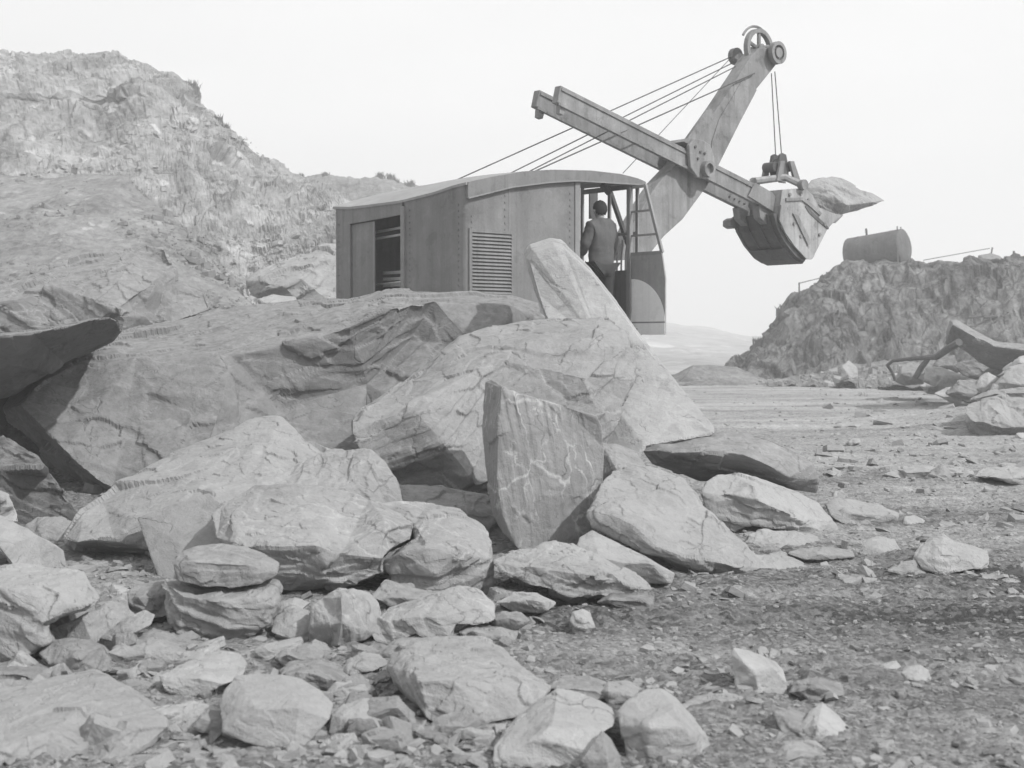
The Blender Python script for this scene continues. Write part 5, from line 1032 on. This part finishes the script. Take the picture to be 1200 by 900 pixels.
MB().prism(side([(884, 214), (905, 226), (914, 242), (908, 250), (892, 240), (876, 230)], HN0 - .03), HN0 - .05, HN0 - .024).build('handle_plate', M_STEEL, shovel, bevel=.008)
MB().tube([(on_side(898, 246, 1.62)[0], HN0, on_side(898, 246, 1.62)[1]), (on_side(898, 246, 1.62)[0], HF1, on_side(898, 246, 1.62)[1])], .1, 12).build('pitch_brace_tube', M_STEEL, shovel, smooth=True)
# bail and hoist block
def hoist():
    o = 1.5; cc = on_side(913, 196, o)
    b = MB()
    for oo in (o - .12, o + .05): b.prism(side([(908, 182), (911, 180), (915, 182), (917, 192), (918, 206), (914, 209), (908, 207), (906, 195)], o), oo, oo + .05)
    b.disc((cc[0], o - .01, cc[1] + .03), .13, .08, 22); b.build('hoist_block', M_DARK, shovel, bevel=.008)
    for (x0, x1, y0) in ((906, 903, 200), (917, 924, 200)):
        for oo in (o - .2, o + .12): b2 = MB(); b2.prism(side([(x0 - 2, y0 - 10), (x0 + 3, y0 - 10), (x1 + 4, y0 + 14), (x1 - 3, y0 + 13)], o), oo, oo + .05); b2.build('hanger_plate', M_STEEL, shovel, bevel=.008)
    for px in (903, 922):
        q = on_side(px, 196, o); MB().disc((q[0], o, q[1]), .085, .24, 14).build('block_pin', M_DARK, shovel, smooth=True)
    a = on_side(905, 210, bo0 + .1); c = on_side(922, 208, 1.3); e = on_side(938, 217, bo0)
    MB().tube([(a[0], 1.55, a[1]), (c[0] - .05, 1.3, c[1]), (e[0], bo0 - .04, e[1])], .065, 8).build('bail', M_BUCK, shovel, smooth=True)
    e2 = on_side(938, 219, bo0); MB().tube([(a[0], 1.6, a[1]), (c[0], 1.95, c[1]), (e2[0], bo1 + .04, e2[1])], .065, 8).build('bail', M_BUCK, shovel, smooth=True)
    MB().disc((e[0], bo0 - .05, e[1]), .09, .1, 14).build('bail_pin', M_STEEL, shovel, smooth=True)
hoist()
# ropes
def rope(a, oa, b_, ob, r=.013, sag=0, name='suspension_rope'):
    p, q = on_side(*a, oa), on_side(*b_, ob); A, Bv = Vector((p[0], oa, p[1])), Vector((q[0], ob, q[1]))
    pts = [A.lerp(Bv, k / 14) - Vector((0, 0, sag * 4 * (k / 14) * (1 - k / 14))) for k in range(15)]
    MB().tube(pts, r * .68, 6).build(name, M_ROPE, shovel, smooth=True)
rope((528, 214), 2.0, (858, 66), 1.9, .015); rope((596, 204), 1.9, (862, 72), 1.95, .015); rope((616, 203), 1.5, (862, 78), 1.5, .015); rope((626, 201), 1.2, (884, 86), 1.38, .017)
rope((730, 203), 1.9, (858, 66), 1.9, .009, name='trip_line')
rope((904, 86), 1.62, (909, 183), 1.5, .013, name='hoist_rope'); rope((908, 84), 1.62, (916, 183), 1.5, .013, name='hoist_rope')
gp = on_side(395, 240, 1.9)
rope((392, 240), W - .1, (540, 212), 1.6, .012, name='roof_line') if False else None

rock('boulder', 'pointed rock jutting out of the raised shovel bucket', B, 24.75, .55,
     [(940, 221, .0), (950, 212, .1), (960, 209, .2), (974, 206.5, .3), (986, 209, .4), (998, 215, .45), (1010, 223.5, .5), (1024, 227, .6), (1038, 235.5, .65), (1025, 240, .55), (1006, 246, .4), (991, 250, .2), (977, 256, .1), (960, 254, .05), (948, 240, .0)],
     [[(950, 212, .1), (962, 219, .0), (978, 229, .0), (991, 240, .05), (1038, 235.5, .65)], [(991, 240, .05), (991, 250, .2)]], vein=.4, tone=.33, rough=.7, sdir=(.3, .3, .9))

# ------------------------------------------------------------------ driver in the cab doorway
def skin(name, verts, edges, radii, mat, parent, sub=2):
    me = bpy.data.meshes.new(name); me.from_pydata(verts, edges, []); o = bpy.data.objects.new(name, me); COL.objects.link(o)
    md = o.modifiers.new('s', 'SKIN'); 
    for sv, r in zip(me.skin_vertices[0].data, radii): sv.radius = r if isinstance(r, tuple) else (r, r)
    me.skin_vertices[0].data[0].use_root = True
    md.use_smooth_shade = True; ms = o.modifiers.new('u', 'SUBSURF'); ms.levels = sub; ms.render_levels = sub
    dg = bpy.context.evaluated_depsgraph_get(); m2 = bpy.data.meshes.new_from_object(o.evaluated_get(dg)); COL.objects.unlink(o); bpy.data.objects.remove(o)
    m2.polygons.foreach_set('use_smooth', np.ones(len(m2.polygons), bool)); m2.materials.clear(); m2.materials.append(mat)
    r = bpy.data.objects.new(name, m2); COL.objects.link(r); r.parent = parent; return r
def person():
    t, z = on_side(704, 236, .22); zt = z; w = C0 + FW * t + LT * .22
    H = 1.78; z0 = zt - H
    root = empty('person', (w.x, w.y, z0), R(38)); tag(root, 'man in a dark jacket standing with his back turned in the cab doorway', 'person')
    # local frame: x = right of the man, y = facing (into the cab), z up ; slight lean
    hip = (0, 0, .92)
    BV = [(0, 0, .92), (0, .0, 1.15), (0, -.01, 1.36), (0, .0, 1.48), (0, .02, 1.56), (0, .03, 1.66), (0, .03, 1.72),
          (.18, -.01, 1.42), (.25, .0, 1.15), (.24, .12, .93), (.24, .18, .87), (-.18, -.01, 1.42), (-.25, .02, 1.16), (-.2, .2, 1.0), (-.18, .27, 1.0),
          (.1, 0, .88), (.13, .02, .48), (.14, -.02, .08), (.14, .1, .03), (-.1, 0, .88), (-.12, .22, .62), (-.11, .2, .28), (-.11, .32, .24)]
    BE = [(0, 1), (1, 2), (2, 3), (3, 4), (4, 5), (5, 6), (2, 7), (7, 8), (8, 9), (9, 10), (2, 11), (11, 12), (12, 13), (13, 14), (0, 15), (15, 16), (16, 17), (17, 18), (0, 19), (19, 20), (20, 21), (21, 22)]
    BR = [.12, .12, .12, .06, .055, .092, .075, .06, .045, .03, .028, .06, .045, .03, .028, .085, .055, .04, .035, .085, .055, .04, .035]
    # fingers
    for hx, hand in ((10, 1), (14, -1)):
        bx, by, bz = BV[hx]
        for k in range(4):
            i = len(BV); BV += [(bx + (k - 1.5) * .02, by + .05, bz - .02), (bx + (k - 1.5) * .021, by + .075, bz - .055 + .005 * abs(k - 1.5))]; BE += [(hx, i), (i, i + 1)]; BR += [.010, .009]
        i = len(BV); BV += [(bx - hand * .045, by + .02, bz - .01), (bx - hand * .05, by + .05, bz - .035)]; BE += [(hx, i), (i, i + 1)]; BR += [.011, .010]
    skin('body', BV, BE, BR, M_SKIN, root)
    # face and ears as small forms on the head
    m = MB(); 
    for sx in (-1, 1): m.tube([(sx * .088, .03, 1.62), (sx * .097, .02, 1.66)], [.014, .02], 8)
    m.tube([(0, .115, 1.67), (0, .135, 1.635)], [.012, .018], 6); m.build('ears_and_nose', M_SKIN, root, off=(0, 0, 0), smooth=True)
    # hair: cap over back and top of the skull
    bm = bmesh.new(); bmesh.ops.create_icosphere(bm, subdivisions=4, radius=1)
    bmesh.ops.delete(bm, geom=[v for v in bm.verts if v.co.z < -.78 + 1.1 * max(0, v.co.y + .2) * 1.3 or (v.co.y > .45 and v.co.z < .55)], context='VERTS')
    for v in bm.verts: v.co = Vector((v.co.x * .1, v.co.y * .115 + .02, v.co.z * .12 + 1.675)) * (1 + .0 * v.co.x) + Vector((0, 0, .006 * math.sin(v.co.x * 40)))
    me = bpy.data.meshes.new('hair'); bm.to_mesh(me); bm.free(); me.polygons.foreach_set('use_smooth', np.ones(len(me.polygons), bool)); h = link_mesh('hair', me, M_HAIR, root)
    sm = h.modifiers.new('s', 'SOLIDIFY'); sm.thickness = .012
    JV = [(0, 0, .82), (0, .0, 1.0), (0, -.01, 1.2), (0, -.02, 1.38), (0, .01, 1.545), (.19, -.02, 1.42), (.265, .0, 1.16), (.255, .1, .95), (-.19, -.02, 1.42), (-.265, .02, 1.17), (-.215, .17, 1.02)]
    JE = [(0, 1), (1, 2), (2, 3), (3, 4), (3, 5), (5, 6), (6, 7), (3, 8), (8, 9), (9, 10)]
    JR = [(.20, .15), (.20, .145), (.225, .155), (.20, .145), (.082, .08), (.095, .09), (.072, .068), (.055, .055), (.095, .09), (.072, .068), (.055, .055)]
    j = skin('jacket', JV, JE, JR, M_JACKET, root, 3)
    me = j.data; n = len(me.vertices); co = np.zeros(n * 3); me.vertices.foreach_get('co', co); co = co.reshape(-1, 3)
    nn = np.zeros(n * 3); me.vertices.foreach_get('normal', nn); nn = nn.reshape(-1, 3)
    co += nn * (.022 * noise(co * np.array([7, 7, 4.]) + 3) + .016 * np.abs(noise(co * np.array([9, 9, 16.]) + 1)))[:, None]; me.vertices.foreach_set('co', co.ravel()); me.update()
    TV = [(0, 0, .93), (.1, 0, .84), (.13, .02, .48), (.14, -.02, .1), (-.1, .02, .84), (-.12, .22, .62), (-.11, .2, .3)]
    skin('trousers', TV, [(0, 1), (1, 2), (2, 3), (0, 4), (4, 5), (5, 6)], [(.19, .14), .135, .10, .085, .135, .10, .085], M_TROUS, root, 2)
    for (x, y, z) in ((.14, -.02, .05), (-.11, .2, .26)): skin('boot', [(x, y - .05, z), (x, y + .06, z - .005), (x, y + .17, z - .015)], [(0, 1), (1, 2)], [(.05, .05), (.048, .045), (.045, .035)], M_HAIR, root, 2)
    return z0
Z_FEET = person()
tt, _ = on_side(704, 300, .2)
MB().box((tt - .45, -.16, Z_FEET - .06), (tt + .45, .6, Z_FEET - .005)).build('cab_floor_step', M_DARK, shovel)

# ------------------------------------------------------------------ things on and by the cliffs
def frame_at(px, py, d): p = P(px, py, d); return p
def tank():
    c = P(1030, 294, 64); L, r = 2.6, .80; b = MB(); rings = []
    n = 40; prof = [(-L/2 - .14, .01), (-L/2 - .13, r * .5), (-L/2 - .08, r * .8), (-L/2, r * .985), (-L/2 + .02, r)] + [(x, r + (.012 if abs(x - round(x / .8) * .8) < .03 else 0)) for x in np.linspace(-L/2 + .05, L/2 - .05, 40)] + [(L/2 - .02, r), (L/2, r * .985), (L/2 + .08, r * .8), (L/2 + .13, r * .5), (L/2 + .14, .01)]
    v = [(x, q * math.cos(2*math.pi*i/n), q * math.sin(2*math.pi*i/n)) for x, q in prof for i in range(n)]
    f = [[a * n + i, a * n + (i + 1) % n, (a + 1) * n + (i + 1) % n, (a + 1) * n + i] for a in range(len(prof) - 1) for i in range(n)]
    root = empty('storage_tank', (c.x, c.y, c.z - r), R(-38)); root.rotation_euler = (0, R(-7), R(-38)); tag(root, 'rusty cylindrical tank lying on the edge of the streaked cliff', 'tank')
    b.add(v, f); b.build('tank_shell', M_TANK, root, off=(0, 0, r), smooth=True)
    MB().box((-.8, -.6, -.25), (-.6, .6, .12)).box((.6, -.6, -.25), (.8, .6, .12)).build('tank_cradle', M_DARK, root, off=(0, 0, 0))
    MB().tube([(-.4, 0, 2 * r - .02), (-.4, 0, 2 * r + .3)], .05, 8).build('filler_pipe', M_DARK, root, off=(0, 0, 0))
    for s in (-.2, .2): MB().tube([(1.35, -.9 + s, -.2), (1.2, -.1 + s, 1.7)], .03, 6).build('prop_bar', M_DARK, root, off=(0, 0, 0))
tank()
def post(px, py0, py1, d, r=.04, label='', pxt=None):
    a, b_ = P(px, py1, d), P(pxt or px, py0, d); o = MB().tube([Vector((0, 0, 0)), b_ - a], r, 6).build('fence_post', M_DARK, None, off=(0, 0, 0), loc=a); tag(o, label, 'post', None); return o
o = post(936.5, 331, 350, 62, .035, 'thin stake standing alone on the sloping shoulder of the streaked cliff')
o = post(1160, 290, 306, 64, .04, 'leaning stake behind the flat boulder on the cliff top', 1163)
o = post(1188, 294, 308, 64, .05, 'short thick stake on the cliff top beyond the flat boulder')
a, b_ = P(936.5, 332, 62), P(972, 323, 63); tag(MB().tube([Vector(), b_ - a], .02, 5).build('fence_wire', M_DARK, None, off=(0, 0, 0), loc=a), 'single wire running from the lone stake to the tank', 'wire')
a, b_ = P(1082, 305, 64), P(1160, 291, 64); tag(MB().tube([Vector(), b_ - a], .018, 5).build('fence_wire', M_DARK, None, off=(0, 0, 0), loc=a), 'slack wire running between the tank and the leaning stake', 'wire')
a = P(1108, 403, 33.4)
pp = [P(x, y, d) - a for x, y, d in ((1124, 401, 32.5), (1112, 408, 33), (1098, 418, 34), (1085, 419, 35), (1062, 421, 36), (1046, 423, 36.5), (1040, 428, 37), (1046, 437, 37), (1049, 446, 37))]
tag(MB().tube(pp, [.09, .09, .08, .06, .05, .045, .045, .04, .04], 8).build('bent_pipe', M_DARK, None, off=(0, 0, 0), smooth=True, loc=a), 'bent dark pipe curling out of the far rubble heap to the floor', 'pipe')
pp = [P(x, y, 35) - a for x, y in ((1072, 443), (1080, 430), (1088, 420))]
tag(MB().tube(pp, [.07, .08, .06], 7).build('timber_prop', M_TANK, None, off=(0, 0, 0), loc=a), 'short timber propped under the bent dark pipe', 'timber')
# small wrecked fittings high on the streaked face
for k, (x, y) in enumerate([(1142, 372), (1160, 372), (1180, 371)]):
    a = P(x, y, 57.2); tag(MB().tube([Vector((-.25, 0, 0)), Vector((.3, 0, .05))], .07, 6).tube([Vector((0, 0, -.25)), Vector((.05, 0, .2))], .05, 6).build('iron_bracket', M_DARK, None, off=(0, 0, 0), loc=a), 'small dark iron bracket fixed in a row on the streaked cliff face', 'bracket', 'iron brackets on the cliff face')
# grass tufts and a bush along the crests
def tuft(name, px, py, d, s, label, group, n=60, cat='grass tuft'):
    base = P(px, py, d); b = MB(); rnd = random.Random(int(px * 7 + py))
    for k in range(n):
        a = rnd.uniform(0, 6.28); r = rnd.uniform(0, s * .55); x, y = r * math.cos(a), r * math.sin(a); l = s * rnd.uniform(.5, 1.1); lx, ly = rnd.uniform(-.45, .45) * l, rnd.uniform(-.45, .45) * l; w = .03 * s + .02
        b.add([(x - w, y, -.2 * s), (x + w, y, -.2 * s), (x + lx * .4 + w * .6, y + ly * .4, l * .6), (x + lx, y + ly, l), (x + lx * .4 - w * .6, y + ly * .4 + .02, l * .6)], [[0, 1, 2, 4], [4, 2, 3]])
    me = bpy.data.meshes.new(name); me.from_pydata(b.v, [], b.f); o = link_mesh(name, me, M_GRASS, None, base); tag(o, label, cat, group)
for px, py, s in [(353, 208, .8), (382, 207, .8), (446, 209, 1.0), (457, 212, 1.1), (464, 214, .8), (481, 218, 1.0), (505, 221, .6)]:
    tuft('grass_tuft', px, py + 2, 100, s * .6, 'dark grass tuft on the crest of the distant grassy bank', 'grass tufts along the bank')
for px, py, d, s in [(225, 106, 77, 1.0), (256, 143, 75, .8), (264, 152, 74.5, .7), (158, 78, 80, .4)]:
    tuft('scrub_bush', px, py + 3, d, s * .7, 'scrubby dark bush on the crest of the steep hillside', 'scrub bushes on the hillside crest', 90, 'bush')
for px, py, d, s in [(916, 366, 62.3, .45), (888, 403, 62, .4)]:
    tuft('scrub_bush', px, py + 2, d, s, 'small pale weed on the sloping shoulder of the streaked cliff', 'weeds on the cliff shoulder', 50, 'bush')

# ------------------------------------------------------------------ loose stones on the floor (individual) and gravel (stuff)
def chip_shape(seed, sub=1):
    """a split slate chip: two rough polygons joined, hull taken"""
    r = np.random.default_rng(seed); n = int(r.integers(4, 7)); a0 = r.uniform(0, 6.28); h = r.uniform(.10, .38); bm = bmesh.new()
    for k in range(n):
        a = a0 + (k + r.uniform(-.32, .32)) / n * 2 * math.pi; q = r.uniform(.38, .52); w = r.uniform(.55, .95)
        bm.verts.new((q * math.cos(a), q * w * math.sin(a), r.uniform(-.05, .05))); q2 = q * r.uniform(.72, 1.0)
        bm.verts.new((q2 * math.cos(a + r.uniform(-.15, .15)), q2 * w * math.sin(a), h * r.uniform(.75, 1.1)))
    bmesh.ops.convex_hull(bm, input=bm.verts); bmesh.ops.delete(bm, geom=[q for q in bm.verts if not q.link_faces], context='VERTS')
    bmesh.ops.triangulate(bm, faces=bm.faces); bm.verts.ensure_lookup_table(); bm.verts.index_update()
    v = np.array([list(q.co) for q in bm.verts]); f = np.array([[w.index for w in q.verts] for q in bm.faces]); bm.free()
    v[:, 2] -= v[:, 2].min(); return v, f
PROTO = []
for k in range(16):
    v, f = chip_shape(100 + k, 2); v, f = split_long(v, f, .07); v = smooth_mesh(v, f, 1, .35)
    nr = vnormals(v, f); v = v + nr * (.015 * fbm(v * 4 + k, 3) + .008 * noise(v * 22 + k) + chisel(v, np.array([0, 0, 1.]), .3, k + .5, .035, 2.))[:, None]
    me = np_mesh('loose_stone', v, f, False); me.shade_flat(); at = me.attributes.new('sv', 'FLOAT_VECTOR', 'POINT'); at.data.foreach_set('vector', (v * .5 + k * 3.1).astype(np.float32).ravel()); me.materials.append(M_ROCK); PROTO.append(me)
ZONES = [
    ('small pale slate piece scattered on the churned track crossing the floor', 'slate pieces on the churned track', 620, 1200, 690, 800, 40, .05, .16),
    ('flat slate flake lying on the wide open floor beyond the boulder pile', 'slate flakes on the open floor', 850, 1190, 455, 600, 46, .06, .36),
    ('broken stone lying at the near edge among the foreground boulders', 'broken stones in the foreground', 300, 1200, 800, 905, 40, .05, .15),
    ('chunk of rubble packed between the boulders at the front of the pile', 'rubble chunks between the boulders', 0, 600, 700, 895, 128, .10, .42),
    ('stone fragment heaped where the splintered boulder meets the floor', 'fragments by the splintered boulder', 570, 860, 672, 740, 32, .05, .15),
    ('slab fragment strewn between the low shadowed boulder and the lone pale boulder', 'slab fragments on the flat ground', 870, 1200, 590, 680, 34, .08, .28)]
tot = 0
for label, group, x0, x1, y0, y1, n, s0, s1 in ZONES:
    for k in range(n):
        px, py = random.uniform(x0, x1), random.uniform(y0, y1); d = EYE * F_PX / (py - HOR); q = P(px, py, d)
        z = ground_z(q.x, q.y, False)[0]; s = s0 + (s1 - s0) * random.random() ** 2.2
        o = bpy.data.objects.new('loose_stone', random.choice(PROTO)); COL.objects.link(o)
        o.location = (q.x, q.y, z - .12 * s + .01); o.scale = (s * random.uniform(.85, 1.15), s * random.uniform(.75, 1.1), s * random.uniform(.6, 1.25)); o.rotation_euler = (random.gauss(0, .25), random.gauss(0, .25), random.uniform(0, 6.28))
        o['vein'] = random.uniform(0, .4); o['tone'] = random.uniform(.19, .36); tag(o, label, 'stone', group); tot += 1
def gravel():
    shapes = [chip_shape(k, 1) for k in range(10)]; V, Fc, SV = [], [], []; nv = 0; N = 34000
    px = RNG.uniform(-150, 1350, N); py = 400 + 1 / RNG.uniform(1 / 540, 1 / 55, N) if False else RNG.uniform(452, 930, N)
    d = EYE * F_PX / (py - HOR); x = (px - CX) / F_PX * d; y = d
    dens = fbm(np.stack([x * .5, y * .9, x * 0], 1), 3) + .1 * RNG.normal(size=N)
    keep = dens > -.12; x, y = x[keep], y[keep]; z = ground_z(x, y); n = len(x)
    dd = np.hypot(x, y)
    s = (.010 + .045 * RNG.random(n) ** 3.5) * np.clip(dd / 9, .8, 2.6)
    for i in range(n):
        v, f = shapes[i % 10]; a = RNG.uniform(0, 6.28); c, sn = math.cos(a), math.sin(a)
        w = v * s[i] * np.array([1.2, 1, .9]); w = np.stack([w[:, 0] * c - w[:, 1] * sn, w[:, 0] * sn + w[:, 1] * c, w[:, 2] + w[:, 0] * RNG.uniform(-.3, .3)], 1) + np.array([x[i], y[i], z[i] - s[i] * .12])
        V.append(w); Fc.append(f + nv); SV.append(v * .1 + RNG.uniform(0, 60, 3)); nv += len(v)
    V, Fc, SV = np.concatenate(V), np.concatenate(Fc), np.concatenate(SV)
    chips_object('gravel', V, Fc, SV, .1, .29, 'crushed slate gravel strewn over the quarry floor')
def chips_object(name, V, Fc, SV, vein, tone, label):
    me = bpy.data.meshes.new(name); me.vertices.add(len(V)); me.vertices.foreach_set('co', V.astype(np.float32).ravel())
    me.loops.add(len(Fc) * 3); me.loops.foreach_set('vertex_index', Fc.astype(np.int32).ravel()); me.polygons.add(len(Fc)); me.polygons.foreach_set('loop_start', np.arange(0, len(Fc) * 3, 3, dtype=np.int32)); me.update(calc_edges=True); me.validate(); me.shade_flat()
    at = me.attributes.new('sv', 'FLOAT_VECTOR', 'POINT'); at.data.foreach_set('vector', SV.astype(np.float32).ravel())
    o = link_mesh(name, me, M_ROCK); o['vein'] = vein; o['tone'] = tone; tag(o, label, 'gravel', None, 'stuff')
gravel()
def slope_rubble(name, sheet_name, N, s0, s1, pw, tone, label, clump=.12, thr=0., cond=None):
    """loose stones resting in the surface of a slope"""
    shapes = [chip_shape(k + 40, 1) for k in range(8)]; me = bpy.data.objects[sheet_name].data; n = len(me.vertices)
    co = np.zeros(n * 3); me.vertices.foreach_get('co', co); co = co.reshape(-1, 3); r = np.random.default_rng(N)
    ok = (co[:, 1] > 3) & (np.abs(co[:, 0]) < co[:, 1] * .42) & (noise(co * clump * np.array([1, 1, 1.6])) > thr)
    if cond is not None: ok &= cond(co)
    pool = np.nonzero(ok)[0]; pick = pool[r.integers(0, len(pool), N)]; V, Fc, SV, nv = [], [], [], 0
    for i in pick:
        v, f = shapes[int(r.integers(8))]; sz = s0 + (s1 - s0) * r.random() ** pw; a = r.uniform(0, 6.28); c, q = math.cos(a), math.sin(a); w = v * sz * np.array([1, 1, 1.2])
        w = np.stack([w[:, 0] * c - w[:, 1] * q, w[:, 0] * q + w[:, 1] * c, w[:, 2] + w[:, 0] * r.uniform(-.5, .5)], 1) + co[i] + r.normal(size=3) * np.array([.25, .1, .05]) - np.array([0, 0, sz * .3])
        V.append(w); Fc.append(f + nv); SV.append(v * sz + r.uniform(0, 60, 3)); nv += len(v)
    chips_object(name, np.concatenate(V), np.concatenate(Fc), np.concatenate(SV), .2, tone, label)
slope_rubble('scree_rubble', 'scree_slope', 4200, .05, .26, 4, .20, 'small loose stones lying over the smooth scree slope', .2, -.1)
slope_rubble('scree_blocks', 'scree_slope', 900, .2, .8, 3, .15, 'dark jumbled blocks low on the scree slope', .2, -.05, lambda c: (c[:, 2] < 9) & (c[:, 0] < -10))
slope_rubble('hillside_rubble', 'hillside', 3000, .10, .6, 5, .30, 'pale stones sticking out of the steep hillside', .12, .05, lambda c: c[:, 2] < 13)
slope_rubble('cliff_foot_rubble', 'cliff_foot_debris', 600, .12, .7, 3, .26, 'loose stones piled along the foot of the streaked cliff', .5, -.1)
def shards(name, x0, x1, y0, y1, N, s0, s1, tone, label, thr=-.2, seed=1):
    shapes = [chip_shape(k + 70, 1) for k in range(12)]; r = np.random.default_rng(seed); px, py = r.uniform(x0, x1, N), r.uniform(y0, y1, N); d = EYE * F_PX / (py - HOR); x, y = (px - CX) / F_PX * d, d
    keep = noise(np.stack([x * 1.3, y * 1.6, x * 0 + seed], 1)) > thr; x, y = x[keep], y[keep]; z = ground_z(x, y); V, Fc, SV, nv = [], [], [], 0
    for i in range(len(x)):
        v, f = shapes[i % 12]; sz = s0 + (s1 - s0) * r.random() ** 3; w = v * sz * np.array([1.2, 1, r.uniform(.4, 1.0)]); m = np.array(Matrix.Rotation(r.uniform(0, 6.28), 3, 'Z') @ Matrix.Rotation(r.normal() * .35, 3, 'X') @ Matrix.Rotation(r.normal() * .3, 3, 'Y'))
        V.append(w @ m.T + np.array([x[i], y[i], z[i] - sz * .08])); Fc.append(f + nv); SV.append(v * sz + r.uniform(0, 60, 3)); nv += len(v)
    chips_object(name, np.concatenate(V), np.concatenate(Fc), np.concatenate(SV), .2, tone, label)
shards('slate_shards', -60, 640, 670, 930, 2600, .03, .15, .25, 'broken slate shards filling the gaps between the foreground boulders', -.35, 2)
shards('slate_shards', 560, 1260, 760, 930, 1300, .02, .12, .27, 'broken slate shards along the near edge of the floor', -.05, 3)
shards('slate_shards', 780, 1260, 560, 700, 1000, .04, .22, .26, 'broken slate shards around the lone pale boulder', .0, 4)
shards('slate_shards', 960, 1260, 452, 560, 900, .06, .45, .26, 'broken slate shards spreading from the far rubble heap', .05, 5)
shards('slate_shards', -60, 640, 560, 680, 900, .05, .3, .22, 'broken slate shards under the big boulders', -.2, 6)

# ------------------------------------------------------------------ haze
def haze():
    t = bpy.data.materials.new('haze_air'); t.use_nodes = True; nt = t.node_tree; nt.nodes.clear(); out = nt.nodes.new('ShaderNodeOutputMaterial'); pv = nt.nodes.new('ShaderNodeVolumePrincipled')
    pv.inputs['Color'].default_value = (.95, .95, .95, 1); pv.inputs['Density'].default_value = .0034; pv.inputs['Anisotropy'].default_value = .2; nt.links.new(pv.outputs[0], out.inputs['Volume'])
    o = MB().box((-500, -500, -3), (500, 500, 34)).build('haze', t, None, off=(0, 0, 0)); tag(o, 'thin pale haze hanging over the quarry', 'haze', None, 'stuff')
haze()
